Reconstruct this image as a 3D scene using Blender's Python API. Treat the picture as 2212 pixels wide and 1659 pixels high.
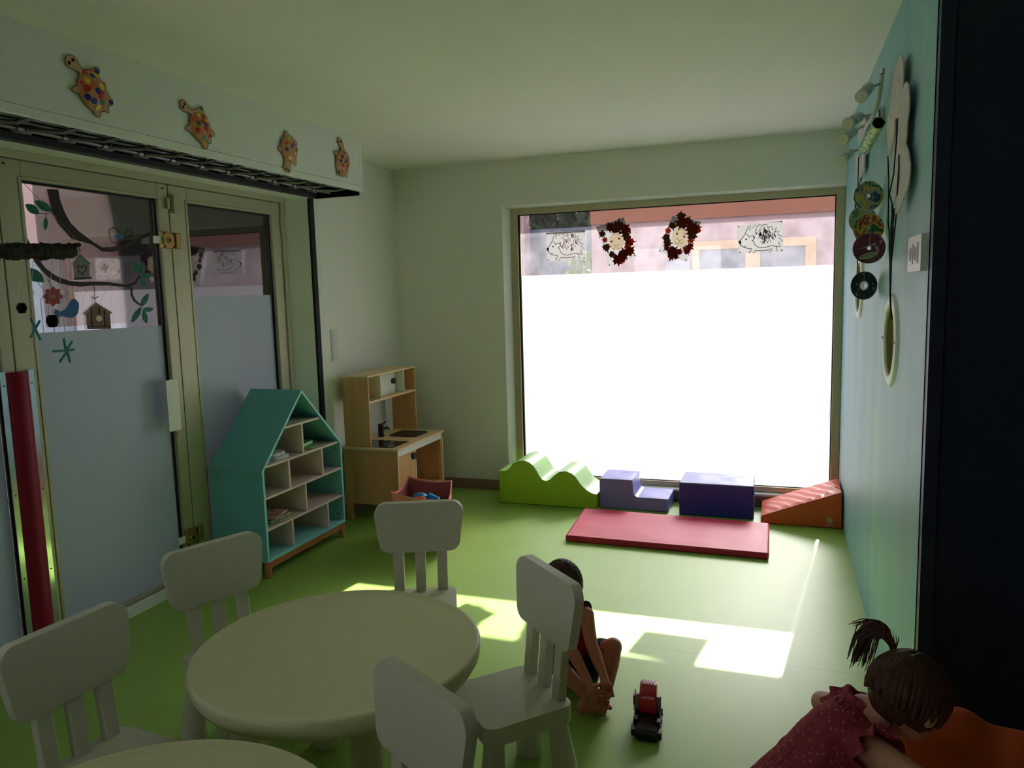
import bpy, bmesh, math, random, json
from mathutils import Vector, Matrix, noise
from mathutils.geometry import tessellate_polygon
for o in list(bpy.data.objects): bpy.data.objects.remove(o)
scene = bpy.context.scene
COL = scene.collection
PI = math.pi
# ---------------------------------------------------------------- camera
cam_d = bpy.data.cameras.new('camera'); cam = bpy.data.objects.new('camera', cam_d); COL.objects.link(cam)
right = Vector((0.9427194401752599, 0.3324640238498102, -0.027344651419194257))
up = Vector((-0.0137534494657666, 0.12063855234821806, 0.9926012201861927))
fwd = Vector((-0.3333030149030114, 0.9353683833297547, -0.11830083568446972))
cam.matrix_world = Matrix(((right.x, up.x, -fwd.x, 0), (right.y, up.y, -fwd.y, 0), (right.z, up.z, -fwd.z, 1.5187), (0, 0, 0, 1)))
cam_d.sensor_width = 36; cam_d.lens = 1632.12 / 2212 * 36; cam_d.clip_start = 0.02; cam_d.clip_end = 200
scene.camera = cam
# ---------------------------------------------------------------- sky, sun, exposure
world = bpy.data.worlds.new('sky'); scene.world = world; world.use_nodes = True
bg = world.node_tree.nodes['Background']; bg.inputs[0].default_value = (0.90, 0.90, 0.92, 1); bg.inputs[1].default_value = 2.8
sun_d = bpy.data.lights.new('sun', 'SUN'); sun = bpy.data.objects.new('sun', sun_d); COL.objects.link(sun)
sun_d.energy = 30.0; sun_d.angle = math.radians(0.55); sun_d.color = (1.0, 0.95, 0.86)
sun.rotation_euler = Vector((-0.16, -1.276, -1.0)).to_track_quat('-Z', 'Y').to_euler(); sun.location = (1.0, 9.0, 8.0)
vs = scene.view_settings; scene.display_settings.display_device = 'sRGB'
vs.view_transform = 'Standard'; vs.look = 'None'; vs.exposure = 0.33; vs.gamma = 1.0; vs.use_curve_mapping = False
# ---------------------------------------------------------------- materials
def srgb(r, g, b):
    f = lambda c: (c / 255 / 12.92) if c / 255 <= 0.04045 else ((c / 255 + 0.055) / 1.055) ** 2.4
    return (f(r), f(g), f(b), 1)
def mat(name, col, rough=0.5, spec=0.5, noise_amt=0.0, noise_scale=8.0, bump=0.0, bump_scale=60.0, metal=0.0, stretch=(1, 1, 1), col2=None, trans=0.0, sheen=0.0, distort=0.0):
    m = bpy.data.materials.new(name); m.use_nodes = True
    nt = m.node_tree; n = nt.nodes; l = nt.links; b = n['Principled BSDF']
    c = col if len(col) == 4 else (*col, 1)
    b.inputs['Base Color'].default_value = c
    b.inputs['Roughness'].default_value = rough; b.inputs['Specular IOR Level'].default_value = spec; b.inputs['Metallic'].default_value = metal
    if trans: b.inputs['Transmission Weight'].default_value = trans
    if sheen: b.inputs['Sheen Weight'].default_value = sheen
    tc = n.new('ShaderNodeTexCoord'); mp = n.new('ShaderNodeMapping'); l.new(tc.outputs['Object'], mp.inputs[0]); mp.inputs['Scale'].default_value = stretch
    if noise_amt or col2:
        t = n.new('ShaderNodeTexNoise'); t.inputs['Scale'].default_value = noise_scale; t.inputs['Detail'].default_value = 5; t.inputs['Distortion'].default_value = distort
        l.new(mp.outputs[0], t.inputs['Vector'])
        r = n.new('ShaderNodeValToRGB'); l.new(t.outputs['Fac'], r.inputs[0])
        r.color_ramp.elements[0].position = 0.3; r.color_ramp.elements[1].position = 0.7
        c2 = col2 if col2 else tuple(min(1, x * (1 + noise_amt)) for x in c[:3]) + (1,)
        if len(c2) == 3: c2 = (*c2, 1)
        c1 = c if col2 else tuple(x * (1 - noise_amt) for x in c[:3]) + (1,)
        r.color_ramp.elements[0].color = c1; r.color_ramp.elements[1].color = c2
        l.new(r.outputs[0], b.inputs['Base Color'])
    if bump:
        t2 = n.new('ShaderNodeTexNoise'); t2.inputs['Scale'].default_value = bump_scale; t2.inputs['Detail'].default_value = 4
        l.new(mp.outputs[0], t2.inputs['Vector'])
        bp = n.new('ShaderNodeBump'); bp.inputs['Strength'].default_value = bump; bp.inputs['Distance'].default_value = 0.01
        l.new(t2.outputs['Fac'], bp.inputs['Height']); l.new(bp.outputs[0], b.inputs['Normal'])
    return m
M = {}
M['wall'] = mat('painted_wall', srgb(232, 234, 222), 0.55, 0.3, 0.02, 1.5, 0.04, 25)
M['ceiling'] = mat('ceiling_paint', srgb(236, 237, 226), 0.7, 0.2, 0.015, 1.0, 0.03, 12)
M['blue'] = mat('blue_wall_paint', srgb(120, 186, 202), 0.45, 0.4, 0, 2.2, 0.03, 30, stretch=(1, 2.2, 0.35), col2=srgb(158, 196, 194))
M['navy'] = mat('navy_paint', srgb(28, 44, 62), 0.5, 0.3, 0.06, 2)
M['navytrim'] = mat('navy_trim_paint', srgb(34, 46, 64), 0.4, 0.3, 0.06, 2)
M['white_paint'] = mat('white_paint', srgb(226, 230, 222), 0.4, 0.4, 0.02, 3)
M['box_white'] = mat('box_panel_white', srgb(222, 226, 218), 0.4, 0.4, 0.015, 3)
M['olive_lining'] = mat('porthole_lining', srgb(150, 150, 82), 0.5, 0.3, 0.05, 4)
M['tile'] = mat('baseboard_tile', srgb(150, 122, 112), 0.4, 0.4, 0.08, 12)
M['black'] = mat('blackened_metal', srgb(30, 31, 34), 0.5, 0.5, 0.2, 14, 0.1, 40)
M['dark_hollow'] = mat('dark_box_inside', srgb(16, 16, 17), 0.9, 0.1)
M['steel'] = mat('worn_steel', srgb(130, 130, 126), 0.35, 0.5, 0.2, 20, metal=0.6)
M['alu'] = mat('champagne_aluminium', srgb(178, 176, 146), 0.38, 0.5, 0.04, 2, 0.02, 90, metal=0.25, stretch=(1, 1, 0.1))
M['alu_dark'] = mat('bronze_aluminium', srgb(186, 176, 140), 0.4, 0.5, 0.05, 4, metal=0.3)
M['alu_mirror'] = mat('polished_aluminium', srgb(200, 204, 206), 0.14, 0.5, metal=1.0)
M['gasket'] = mat('black_gasket', srgb(14, 14, 15), 0.6, 0.3)
M['brass'] = mat('brass', srgb(170, 140, 84), 0.32, 0.5, 0.06, 10, metal=0.85)
M['chair'] = mat('white_plastic', srgb(214, 212, 194), 0.33, 0.45, 0.01, 3, 0.02, 220)
M['table'] = mat('table_plastic', srgb(222, 220, 178), 0.33, 0.45, 0.012, 3, 0.02, 200)
M['teal'] = mat('turquoise_board', srgb(112, 184, 184), 0.5, 0.3, 0.02, 3)
M['teal_edge'] = mat('turquoise_edge', srgb(140, 214, 222), 0.4, 0.4, 0.02, 3)
M['pink_board'] = mat('pale_pink_board', srgb(214, 190, 186), 0.5, 0.3, 0.02, 3)
M['wood'] = mat('orange_wood', srgb(196, 128, 84), 0.45, 0.4, 0, 6, stretch=(1, 0.5, 14), col2=srgb(176, 108, 66))
M['birch'] = mat('birch_ply', srgb(222, 172, 116), 0.45, 0.4, 0, 3, stretch=(6, 6, 0.6), col2=srgb(208, 156, 100))
M['birch_edge'] = mat('birch_edge', srgb(238, 208, 160), 0.45, 0.4, 0.03, 6)
M['kwhite'] = mat('white_board', srgb(230, 232, 220), 0.4, 0.4, 0.01, 3)
M['bplastic'] = mat('black_plastic', srgb(26, 26, 28), 0.3, 0.5)
M['hob'] = mat('glossy_hob', srgb(40, 34, 34), 0.08, 0.6)
M['grey_plastic'] = mat('grey_plastic', srgb(84, 84, 82), 0.4, 0.5)
M['basket'] = None
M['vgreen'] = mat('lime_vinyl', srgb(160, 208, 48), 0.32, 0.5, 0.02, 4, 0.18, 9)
M['vgreen_lit'] = mat('lime_vinyl_lit', srgb(176, 226, 142), 0.3, 0.55, 0.02, 4, 0.3, 9)  # lime vinyl lightened in its colour for window light on the top
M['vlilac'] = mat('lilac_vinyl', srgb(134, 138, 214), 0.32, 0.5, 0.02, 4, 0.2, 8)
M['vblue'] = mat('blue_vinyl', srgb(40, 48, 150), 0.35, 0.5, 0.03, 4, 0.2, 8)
M['vblue_lit'] = mat('blue_vinyl_lit', srgb(150, 162, 214), 0.42, 0.3, 0.02, 4, 0.25, 9)  # blue vinyl paled in its colour to imitate the window's sheen
M['vlilac_lit'] = mat('lilac_vinyl_lit', srgb(158, 162, 232), 0.4, 0.35, 0.02, 4, 0.2, 8)  # lilac vinyl with a lighter colour so the tops look window-lit
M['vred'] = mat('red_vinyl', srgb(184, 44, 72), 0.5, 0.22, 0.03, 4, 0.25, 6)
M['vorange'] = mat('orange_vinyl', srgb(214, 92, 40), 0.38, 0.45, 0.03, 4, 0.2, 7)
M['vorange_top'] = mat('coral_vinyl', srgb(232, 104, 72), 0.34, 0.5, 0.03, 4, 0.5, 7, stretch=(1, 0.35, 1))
M['logo'] = mat('pale_print', srgb(214, 196, 170), 0.5, 0.3)
M['crimson'] = mat('crimson_plastic', srgb(140, 8, 44), 0.5, 0.35, 0.03, 5)
M['kraft'] = mat('kraft_card', srgb(198, 160, 120), 0.7, 0.2, 0.05, 14, 0.05, 90)
M['kraft_shell'] = mat('shiny_kraft_shell', srgb(190, 132, 84), 0.25, 0.5, 0.12, 9, 0.05, 30)
M['ink'] = mat('black_ink', srgb(38, 28, 24), 0.7, 0.2)
for k, c in dict(red=(190, 28, 38), blue=(24, 44, 130), yellow=(214, 190, 52), green=(24, 110, 60), orange=(206, 92, 56), teal=(70, 160, 140), pink=(220, 130, 150), black=(24, 24, 28)).items():
    M['s_' + k] = mat('sticker_' + k, srgb(*c), 0.4, 0.4)
M['card'] = mat('speckled_white_card', srgb(226, 218, 214), 0.7, 0.2, 0, 70, stretch=(1, 1.2, 0.5), col2=srgb(186, 178, 176), bump=0.05)
M['cord'] = mat('black_cord', srgb(18, 18, 22), 0.7, 0.2)
M['thread'] = mat('pale_thread', srgb(196, 196, 186), 0.6, 0.3)
M['gold_thread'] = mat('gold_thread', srgb(170, 140, 80), 0.4, 0.4, metal=0.4)
M['lamp'] = mat('lamp_grey', srgb(186, 196, 190), 0.3, 0.5, 0.02, 5)
M['lens'] = mat('lamp_lens', srgb(220, 216, 196), 0.15, 0.6)
M['chrome'] = mat('chrome', srgb(190, 190, 186), 0.15, 0.5, metal=1.0)
M['socket'] = mat('socket_plastic', srgb(228, 220, 214), 0.35, 0.5)
M['socket_hole'] = mat('socket_inner', srgb(120, 112, 100), 0.5, 0.4)
M['bark'] = mat('dark_bark', srgb(56, 52, 48), 0.9, 0.2, 0.35, 30, 0.8, 40)
M['cone'] = mat('pine_cone', srgb(30, 28, 34), 0.85, 0.2, 0.3, 40)
M['teal_stick'] = mat('teal_stick', srgb(36, 130, 146), 0.5, 0.3, 0, 20, col2=srgb(70, 150, 120))
M['blue_stick'] = mat('blue_stick', srgb(30, 130, 176), 0.5, 0.3, 0, 20, col2=srgb(60, 150, 170))
M['skin'] = mat('skin', srgb(184, 112, 92), 0.55, 0.35, 0.04, 18, 0.02, 150)
M['skin_b'] = mat('skin_fair', srgb(206, 150, 124), 0.55, 0.35, 0.04, 18, 0.02, 150)
M['hair'] = mat('brown_hair', srgb(78, 46, 34), 0.55, 0.3, 0.35, 30, 0.3, 60, stretch=(3, 3, 0.6))
M['hair_b'] = mat('light_brown_hair', srgb(78, 48, 34), 0.5, 0.35, 0.35, 34, 0.3, 60, stretch=(3, 3, 0.6))
M['top_red'] = mat('red_top', srgb(150, 20, 30), 0.8, 0.2, 0.06, 14, 0.1, 30)
M['top_dark'] = mat('dark_trim', srgb(34, 24, 32), 0.8, 0.2)
M['shorts'] = mat('dark_shorts', srgb(26, 26, 44), 0.85, 0.2, 0.08, 12, 0.15, 16)
M['beanbag'] = mat('orange_cloth', srgb(196, 84, 40), 0.8, 0.2, 0.06, 7, 0.2, 14)
M['t_red'] = mat('toy_red', srgb(190, 16, 34), 0.22, 0.6)
M['t_black'] = mat('toy_black', srgb(20, 18, 24), 0.35, 0.5)
M['t_grey'] = mat('toy_grey', srgb(112, 108, 98), 0.4, 0.5, 0.1, 40)
M['t_pale'] = mat('toy_pale', srgb(206, 200, 204), 0.3, 0.5)
M['pink_wall'] = mat('pink_render', srgb(148, 122, 128), 0.9, 0.1, 0.05, 1.4)
M['red_band'] = mat('terracotta_band', srgb(132, 86, 74), 0.9, 0.1, 0.04, 2)
M['grey_wall'] = mat('grey_render', srgb(120, 126, 140), 0.9, 0.1, 0, 2.0, stretch=(3, 1, 0.6), col2=srgb(92, 98, 122))
M['frame_wood'] = mat('ochre_frame', srgb(176, 144, 114), 0.7, 0.2, 0.04, 6)
M['win_dark'] = mat('street_window_glass', srgb(96, 100, 118), 0.15, 0.5, 0.15, 3)
M['asphalt'] = mat('asphalt', srgb(150, 148, 140), 0.9, 0.1, 0.08, 3)
M['leaf'] = mat('foliage', srgb(110, 150, 50), 0.7, 0.2, 0.3, 6)
M['leaf_dark'] = mat('dark_foliage', srgb(40, 58, 40), 0.8, 0.2, 0.3, 5)
M['brownwall'] = mat('shaded_render', srgb(72, 54, 54), 0.9, 0.1, 0.05, 1.5)  # pink render, shade put into the colour by darkening it
M['wire'] = mat('fence_wire', srgb(52, 44, 48), 0.6, 0.3)
M['toy_blue'] = mat('toy_blue', srgb(24, 130, 190), 0.35, 0.5)
M['toy_orange'] = mat('toy_orange', srgb(226, 96, 40), 0.4, 0.5)
M['bookg'] = mat('green_book_cover', srgb(40, 150, 60), 0.3, 0.5, 0, 30, col2=srgb(70, 190, 90))
M['pages'] = mat('book_pages', srgb(226, 214, 190), 0.7, 0.2)
M['white_book'] = mat('white_soft_book', srgb(206, 206, 202), 0.6, 0.3, 0, 26, stretch=(1, 1, 3), col2=srgb(190, 192, 190))
M['cloth_book'] = mat('patterned_cloth', srgb(206, 196, 176), 0.8, 0.2, 0, 34, col2=srgb(150, 60, 60))
M['cloth_book2'] = mat('patterned_cloth_green', srgb(196, 196, 166), 0.8, 0.2, 0, 30, col2=srgb(70, 100, 80))

def nodes_mat(name):
    m = bpy.data.materials.new(name); m.use_nodes = True; m.node_tree.nodes.clear()
    o = m.node_tree.nodes.new('ShaderNodeOutputMaterial'); return m, m.node_tree.nodes, m.node_tree.links, o
def glass(name, tint=(0.93, 0.95, 0.95), gloss=0.12, haze=0.05, hazecol=(0.8, 0.82, 0.9)):
    m, n, l, o = nodes_mat(name)
    tr = n.new('ShaderNodeBsdfTransparent'); tr.inputs[0].default_value = (*tint, 1)
    gl = n.new('ShaderNodeBsdfGlossy'); gl.inputs['Roughness'].default_value = 0.02; gl.inputs[0].default_value = (0.9, 0.9, 0.92, 1)
    hz = n.new('ShaderNodeBsdfTranslucent'); hz.inputs[0].default_value = (*hazecol, 1)
    a = n.new('ShaderNodeMixShader'); b = n.new('ShaderNodeMixShader')
    tc = n.new('ShaderNodeTexCoord'); t = n.new('ShaderNodeTexNoise'); t.inputs['Scale'].default_value = 9; t.inputs['Detail'].default_value = 8; l.new(tc.outputs['Object'], t.inputs['Vector'])
    mm = n.new('ShaderNodeMath'); mm.operation = 'MULTIPLY'; mm.inputs[1].default_value = haze * 2; l.new(t.outputs['Fac'], mm.inputs[0])
    l.new(mm.outputs[0], a.inputs[0]); l.new(tr.outputs[0], a.inputs[1]); l.new(hz.outputs[0], a.inputs[2])
    fr = n.new('ShaderNodeFresnel'); fr.inputs[0].default_value = 1.45
    ad = n.new('ShaderNodeMath'); ad.operation = 'ADD'; ad.inputs[1].default_value = gloss; l.new(fr.outputs[0], ad.inputs[0]); ad.use_clamp = True
    l.new(ad.outputs[0], b.inputs[0]); l.new(a.outputs[0], b.inputs[1]); l.new(gl.outputs[0], b.inputs[2])
    l.new(b.outputs[0], o.inputs[0]); return m
def film(name, tcol, dcol, fac, rough=0.5, spec=0.0):
    m, n, l, o = nodes_mat(name)
    a = n.new('ShaderNodeBsdfTranslucent'); a.inputs[0].default_value = (*tcol, 1)
    d = n.new('ShaderNodeBsdfDiffuse'); d.inputs[0].default_value = (*dcol, 1)
    x = n.new('ShaderNodeMixShader'); x.inputs[0].default_value = fac
    l.new(a.outputs[0], x.inputs[1]); l.new(d.outputs[0], x.inputs[2])
    if spec:
        g = n.new('ShaderNodeBsdfGlossy'); g.inputs['Roughness'].default_value = rough; g.inputs[0].default_value = (1, 1, 1, 1)
        y = n.new('ShaderNodeMixShader'); y.inputs[0].default_value = spec
        l.new(x.outputs[0], y.inputs[1]); l.new(g.outputs[0], y.inputs[2]); l.new(y.outputs[0], o.inputs[0])
    else: l.new(x.outputs[0], o.inputs[0])
    return m
M['glass'] = glass('window_glass', (0.86, 0.87, 0.88), 0.02, 0.035, (0.75, 0.72, 0.8))
M['door_glass'] = glass('door_glass', (0.8, 0.8, 0.8), 0.10, 0.02, (0.6, 0.5, 0.5))
def forward_film(name, tcol, fcol, w, rough):
    m, n, l, o = nodes_mat(name)
    a = n.new('ShaderNodeBsdfTranslucent'); a.inputs[0].default_value = (*tcol, 1)
    r = n.new('ShaderNodeBsdfRefraction'); r.inputs[0].default_value = (*fcol, 1); r.inputs['Roughness'].default_value = rough; r.inputs['IOR'].default_value = 1.25
    x = n.new('ShaderNodeMixShader'); x.inputs[0].default_value = w
    l.new(a.outputs[0], x.inputs[1]); l.new(r.outputs[0], x.inputs[2]); l.new(x.outputs[0], o.inputs[0]); return m
M['film'] = forward_film('frosted_film', (0.25, 0.245, 0.275), (0.86, 0.84, 0.90), 0.45, 0.6)
M['door_film'] = film('door_frosted_film', (0.44, 0.50, 0.55), (0.62, 0.68, 0.74), 0.45, 0.45, 0.06)
M['paper'] = film('drawing_paper', (0.46, 0.45, 0.455), (0.8, 0.8, 0.8), 0.35)
M['lion_face'] = film('lion_face_paper', (1.0, 0.92, 0.78), (0.8, 0.72, 0.6), 0.1)
for i, c in enumerate([(120, 40, 28), (104, 62, 38), (196, 92, 46), (140, 44, 34)]): M['dryleaf%d' % i] = film('dry_leaf_%d' % i, tuple(min(1, x * 1.1) for x in srgb(*c)[:3]), srgb(*c)[:3], 0.5)
for k, c in dict(p_bark=(52, 42, 42), p_teal=(24, 110, 92), p_red=(150, 66, 72), p_yellow=(150, 150, 96), p_blue=(44, 104, 164), p_grey=(130, 124, 124), p_brown=(122, 92, 88), p_purple=(62, 40, 54), p_roof=(70, 126, 110)).items():
    M[k] = mat('glass_paint_' + k[2:], srgb(*c), 0.6, 0.3, 0.18, 60)
# floor: green vinyl with welded seams and a soft sheen
def floor_mat():
    m = bpy.data.materials.new('green_vinyl_floor'); m.use_nodes = True; nt = m.node_tree; n = nt.nodes; l = nt.links; b = n['Principled BSDF']
    tc = n.new('ShaderNodeTexCoord'); t = n.new('ShaderNodeTexNoise'); t.inputs['Scale'].default_value = 3; t.inputs['Detail'].default_value = 8
    l.new(tc.outputs['Object'], t.inputs['Vector'])
    r = n.new('ShaderNodeValToRGB'); l.new(t.outputs['Fac'], r.inputs[0]); r.color_ramp.elements[0].position = 0.3; r.color_ramp.elements[1].position = 0.7
    r.color_ramp.elements[0].color = srgb(138, 176, 76); r.color_ramp.elements[1].color = srgb(146, 182, 82)
    sx = n.new('ShaderNodeSeparateXYZ'); l.new(tc.outputs['Object'], sx.inputs[0])
    pr = n.new('ShaderNodeMath'); pr.operation = 'PINGPONG'; pr.inputs[1].default_value = 0.95
    of = n.new('ShaderNodeMath'); of.operation = 'SUBTRACT'; of.inputs[1].default_value = 3.085 - 1.9 * 2; l.new(sx.outputs[1], of.inputs[0]); l.new(of.outputs[0], pr.inputs[0])
    ls = n.new('ShaderNodeMath'); ls.operation = 'LESS_THAN'; ls.inputs[1].default_value = 0.0022; l.new(pr.outputs[0], ls.inputs[0])
    mx = n.new('ShaderNodeMix'); mx.data_type = 'RGBA'; l.new(ls.outputs[0], mx.inputs[0]); l.new(r.outputs[0], mx.inputs[6]); mx.inputs[7].default_value = srgb(112, 156, 60)
    l.new(mx.outputs[2], b.inputs['Base Color'])
    b.inputs['Roughness'].default_value = 0.45; b.inputs['Specular IOR Level'].default_value = 0.42
    t2 = n.new('ShaderNodeTexNoise'); t2.inputs['Scale'].default_value = 180; l.new(tc.outputs['Object'], t2.inputs['Vector'])
    bp = n.new('ShaderNodeBump'); bp.inputs['Strength'].default_value = 0.06; bp.inputs['Distance'].default_value = 0.005; l.new(t2.outputs['Fac'], bp.inputs['Height']); l.new(bp.outputs[0], b.inputs['Normal'])
    return m
M['floor'] = floor_mat()
def dots_mat(name, base, dot, scale, size, rough=0.8):
    m = bpy.data.materials.new(name); m.use_nodes = True; nt = m.node_tree; n = nt.nodes; l = nt.links; b = n['Principled BSDF']
    tc = n.new('ShaderNodeTexCoord'); v = n.new('ShaderNodeTexVoronoi'); v.inputs['Scale'].default_value = scale; v.inputs['Randomness'].default_value = 0.45; l.new(tc.outputs['Object'], v.inputs['Vector'])
    c = n.new('ShaderNodeMath'); c.operation = 'LESS_THAN'; c.inputs[1].default_value = size; l.new(v.outputs['Distance'], c.inputs[0])
    mx = n.new('ShaderNodeMix'); mx.data_type = 'RGBA'; l.new(c.outputs[0], mx.inputs[0]); mx.inputs[6].default_value = base; mx.inputs[7].default_value = dot
    l.new(mx.outputs[2], b.inputs['Base Color']); b.inputs['Roughness'].default_value = rough; b.inputs['Specular IOR Level'].default_value = 0.2
    return m
M['basket'] = dots_mat('pink_spotted_cloth', srgb(238, 150, 138), srgb(244, 220, 208), 42, 0.22)
M['dress'] = dots_mat('pink_spotted_dress', srgb(160, 62, 76), srgb(182, 116, 116), 80, 0.24)
M['basket_in'] = mat('basket_lining', srgb(176, 96, 96), 0.8, 0.2, 0.05, 8)
def cd_mat(name, cols, scale, seed, rough=0.3):
    m = bpy.data.materials.new(name); m.use_nodes = True; nt = m.node_tree; n = nt.nodes; l = nt.links; b = n['Principled BSDF']
    tc = n.new('ShaderNodeTexCoord'); mp = n.new('ShaderNodeMapping'); mp.inputs['Location'].default_value = (seed, seed * 2, 0); l.new(tc.outputs['Object'], mp.inputs[0])
    t = n.new('ShaderNodeTexNoise'); t.inputs['Scale'].default_value = scale; t.inputs['Detail'].default_value = 2; t.inputs['Distortion'].default_value = 0.7; l.new(mp.outputs[0], t.inputs['Vector'])
    r = n.new('ShaderNodeValToRGB'); l.new(t.outputs['Fac'], r.inputs[0]); r.color_ramp.interpolation = 'CONSTANT'
    e = r.color_ramp.elements; k = len(cols)
    while len(e) < k: e.new(0.5)
    for i, c in enumerate(cols): e[i].position = 0.0 if i == 0 else 0.36 + 0.28 * (i - 1) / max(1, k - 2); e[i].color = srgb(*c)
    l.new(r.outputs[0], b.inputs['Base Color']); b.inputs['Roughness'].default_value = rough
    return m
M['cd_paint'] = cd_mat('painted_disc', [(120, 120, 100), (40, 70, 110), (150, 150, 120), (190, 170, 70), (50, 110, 60), (170, 170, 160)], 15, 1.3)
M['cd_yellow'] = cd_mat('yellow_painted_disc', [(40, 90, 50), (190, 160, 50), (150, 60, 40), (200, 170, 60), (60, 120, 60), (190, 190, 150)], 14, 4.1)
M['cd_green'] = cd_mat('pale_green_disc', [(60, 120, 80), (150, 170, 120), (170, 170, 130), (80, 140, 90), (180, 180, 150)], 14, 7.7)
M['cd_plum'] = mat('plum_disc', srgb(118, 40, 62), 0.3, 0.5, 0, 10, col2=srgb(66, 20, 40))
M['cd_navy'] = mat('dark_disc', srgb(30, 30, 54), 0.25, 0.5, 0, 20, col2=srgb(24, 44, 44))
M['cd_oval'] = mat('pale_green_print', srgb(168, 172, 130), 0.4, 0.4)
M['cd_pale'] = mat('disc_print', srgb(170, 130, 120), 0.4, 0.4)
M['tube'] = cd_mat('painted_tube', [(200, 210, 200), (90, 160, 120), (190, 200, 110), (60, 140, 110), (200, 206, 190)], 22, 2.2, 0.5)

# ---------------------------------------------------------------- mesh helpers
def new(): return bmesh.new()
def box(bm, a, b, rot=None, piv=None):
    vs_ = []
    for x in (a[0], b[0]):
        for y in (a[1], b[1]):
            for z in (a[2], b[2]):
                v = Vector((x, y, z))
                if rot is not None: v = rot @ (v - Vector(piv)) + Vector(piv)
                vs_.append(bm.verts.new(v))
    for f in ((0, 1, 3, 2), (4, 6, 7, 5), (0, 4, 5, 1), (2, 3, 7, 6), (0, 2, 6, 4), (1, 5, 7, 3)): bm.faces.new([vs_[i] for i in f])
    return bm
def B(a, b): return box(new(), a, b)
def frame_of(d):
    d = Vector(d).normalized(); u = d.orthogonal().normalized()
    if abs(d.z) < 0.99: u = Vector((0, 0, 1)).cross(d).normalized()
    return d, u, d.cross(u)
def ring(bm, c, u, v, r, n, r2=None):
    return [bm.verts.new(Vector(c) + u * math.cos(2 * PI * i / n) * r + v * math.sin(2 * PI * i / n) * (r2 or r)) for i in range(n)]
def bridge(bm, a, b):
    n = len(a)
    for i in range(n): bm.faces.new((a[i], a[(i + 1) % n], b[(i + 1) % n], b[i]))
def tube(bm, pts, r, n=8, cap=True):
    pts = [Vector(p_) for p_ in pts]; rs = r if isinstance(r, (list, tuple)) else [r] * len(pts)
    prev = None; u = None
    for i, p_ in enumerate(pts):
        d = (pts[min(i + 1, len(pts) - 1)] - pts[max(i - 1, 0)])
        if d.length < 1e-9: d = Vector((0, 0, 1))
        d.normalize()
        if u is None: _, u, _v = frame_of(d)
        u = (u - d * u.dot(d)); u = u.normalized() if u.length > 1e-6 else d.orthogonal().normalized()
        v = d.cross(u); rg = ring(bm, p_, u, v, rs[i], n)
        if prev: bridge(bm, prev, rg)
        elif cap: bm.faces.new(list(reversed(rg)))
        prev = rg
    if cap: bm.faces.new(prev)
    return bm
def cyl(bm, a, b, r, r2=None, n=24): return tube(bm, [a, b], [r, r if r2 is None else r2], n)
def lathe(bm, prof, c=(0, 0, 0), n=48):
    prev = None
    for r, z in prof:
        if r < 1e-6: rg = [bm.verts.new((c[0], c[1], c[2] + z))]
        else: rg = [bm.verts.new((c[0] + r * math.cos(2 * PI * i / n), c[1] + r * math.sin(2 * PI * i / n), c[2] + z)) for i in range(n)]
        if prev:
            if len(prev) == 1 and len(rg) > 1:
                for i in range(n): bm.faces.new((prev[0], rg[(i + 1) % n], rg[i]))
            elif len(rg) == 1 and len(prev) > 1:
                for i in range(n): bm.faces.new((prev[i], prev[(i + 1) % n], rg[0]))
            else: bridge(bm, prev, rg)
        prev = rg
    return bm
def prism(bm, poly, axis, a, b):
    """poly: 2D points; axis 0: (y,z) along x; 1: (x,z) along y; 2: (x,y) along z"""
    def P(p_, t): return {0: (t, p_[0], p_[1]), 1: (p_[0], t, p_[1]), 2: (p_[0], p_[1], t)}[axis]
    A = [bm.verts.new(P(p_, a)) for p_ in poly]; C = [bm.verts.new(P(p_, b)) for p_ in poly]
    tri = tessellate_polygon([[Vector((p_[0], p_[1], 0)) for p_ in poly]])
    for t in tri:
        try: bm.faces.new([A[i] for i in t]); bm.faces.new([C[i] for i in reversed(t)])
        except ValueError: pass
    n = len(poly)
    for i in range(n): bm.faces.new((A[i], A[(i + 1) % n], C[(i + 1) % n], C[i]))
    bmesh.ops.recalc_face_normals(bm, faces=bm.faces)
    return bm
def ball(bm, c, r, seg=20, rot=None):
    rr = r if isinstance(r, (list, tuple)) else (r, r, r)
    mt = Matrix.Translation(c) @ (rot.to_4x4() if rot is not None else Matrix()) @ Matrix.Diagonal((*rr, 1))
    bmesh.ops.create_uvsphere(bm, u_segments=seg, v_segments=max(6, seg // 2 + 2), radius=1, matrix=mt)
    return bm
def rrect(w, h, r, n=5, cx=0, cy=0, w2=None):
    """rounded rectangle, w2 = width at the bottom"""
    out = []; w2 = w if w2 is None else w2
    for sx, sy, a0 in ((1, 1, 0), (-1, 1, 90), (-1, -1, 180), (1, -1, 270)):
        ww = w if sy > 0 else w2
        for i in range(n + 1):
            a = math.radians(a0 + 90 * i / n)
            out.append((cx + sx * (ww / 2 - r) + r * math.cos(a), cy + sy * (h / 2 - r) + r * math.sin(a)))
    return out
def smoothed(me, angle=35):
    me.shade_smooth() if hasattr(me, 'shade_smooth') else [setattr(f, 'use_smooth', True) for f in me.polygons]
    me.set_sharp_from_angle(angle=math.radians(angle))
def origin_of(o):
    v = Vector((0, 0, 0))
    while o is not None: v += Vector(o.location); o = o.parent
    return v
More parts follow.
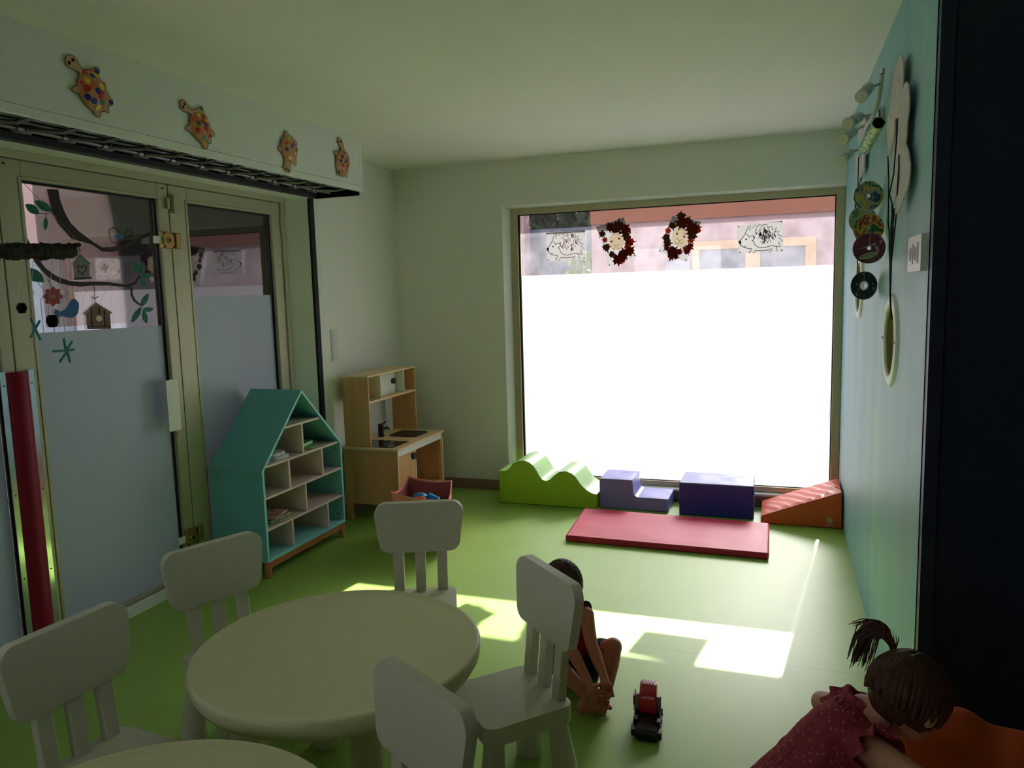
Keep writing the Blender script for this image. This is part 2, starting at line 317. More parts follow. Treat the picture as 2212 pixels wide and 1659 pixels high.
def obj(name, bm, m, parent=None, smooth=True, bevel=0.0, world=True, bseg=2, sub=0, angle=35):
    """one mesh object; vertices are given in world space unless world=False"""
    me = bpy.data.meshes.new(name)
    if world and parent is not None:
        off = origin_of(parent)
        for v in bm.verts: v.co -= off
    bmesh.ops.recalc_face_normals(bm, faces=bm.faces)
    bm.to_mesh(me); bm.free()
    o = bpy.data.objects.new(name, me); COL.objects.link(o); o.parent = parent
    for mm in (m if isinstance(m, (list, tuple)) else [m]): me.materials.append(mm)
    if smooth: smoothed(me, angle)
    if bevel:
        md = o.modifiers.new('bevel', 'BEVEL'); md.width = bevel; md.segments = bseg; md.limit_method = 'ANGLE'; md.angle_limit = math.radians(35); md.harden_normals = False
    if sub:
        md = o.modifiers.new('sub', 'SUBSURF'); md.levels = sub; md.render_levels = sub
    return o
def tag(o, label=None, cat=None, group=None, kind=None):
    if label: o['label'] = label
    if cat: o['category'] = cat
    if group: o['group'] = group
    if kind: o['kind'] = kind
    return o
def thing(name, label, cat, loc, group=None, rz=0.0, kind=None):
    o = bpy.data.objects.new(name, None); COL.objects.link(o); o.location = loc; o.rotation_euler = (0, 0, rz); o.empty_display_size = 0.05
    return tag(o, label, cat, group, kind)
def struct(name, bm, m, label=None, cat=None, **k):
    o = obj(name, bm, m, **k); o['kind'] = 'structure'
    if label: o['label'] = label
    if cat: o['category'] = cat
    return o
def copy_tree(o, parent=None):
    c = o.copy(); COL.objects.link(c); c.parent = parent
    for ch in [x for x in bpy.data.objects if x.parent == o]: copy_tree(ch, c)
    return c
def blob(name, parts, m, parent, vox=0.005, smooth_it=6, disp=0.0, dscale=0.05):
    """continuous body: overlapping tapered limbs and balls fused by a voxel remesh"""
    bm = new()
    for p_ in parts:
        if p_[0] == 'c':   # chain of (point, radius)
            ch = p_[1]
            for (a, ra), (b, rb) in zip(ch[:-1], ch[1:]):
                tube(bm, [a, Vector(a).lerp(Vector(b), 0.5), b], [ra, (ra + rb) / 2, rb], 14)
            for (a, ra) in ch: ball(bm, a, ra, 14)
        elif p_[0] == 'b': ball(bm, p_[1], p_[2], 22, p_[3] if len(p_) > 3 else None)
        elif p_[0] == 'x': box(bm, p_[1], p_[2])
    o = obj(name, bm, m, parent, smooth=False)
    rm = o.modifiers.new('fuse', 'REMESH'); rm.mode = 'VOXEL'; rm.voxel_size = vox; rm.use_smooth_shade = True
    sm = o.modifiers.new('soften', 'SMOOTH'); sm.factor = 0.5; sm.iterations = smooth_it
    if disp:
        tx = bpy.data.textures.new(name + '_folds', 'CLOUDS'); tx.noise_scale = dscale
        dm = o.modifiers.new('folds', 'DISPLACE'); dm.texture = tx; dm.strength = disp; dm.mid_level = 0.5
    return o
random.seed(7)
XL, XR, D, H = -2.861, 0.39, 5.40, 2.503
GL = 5.497

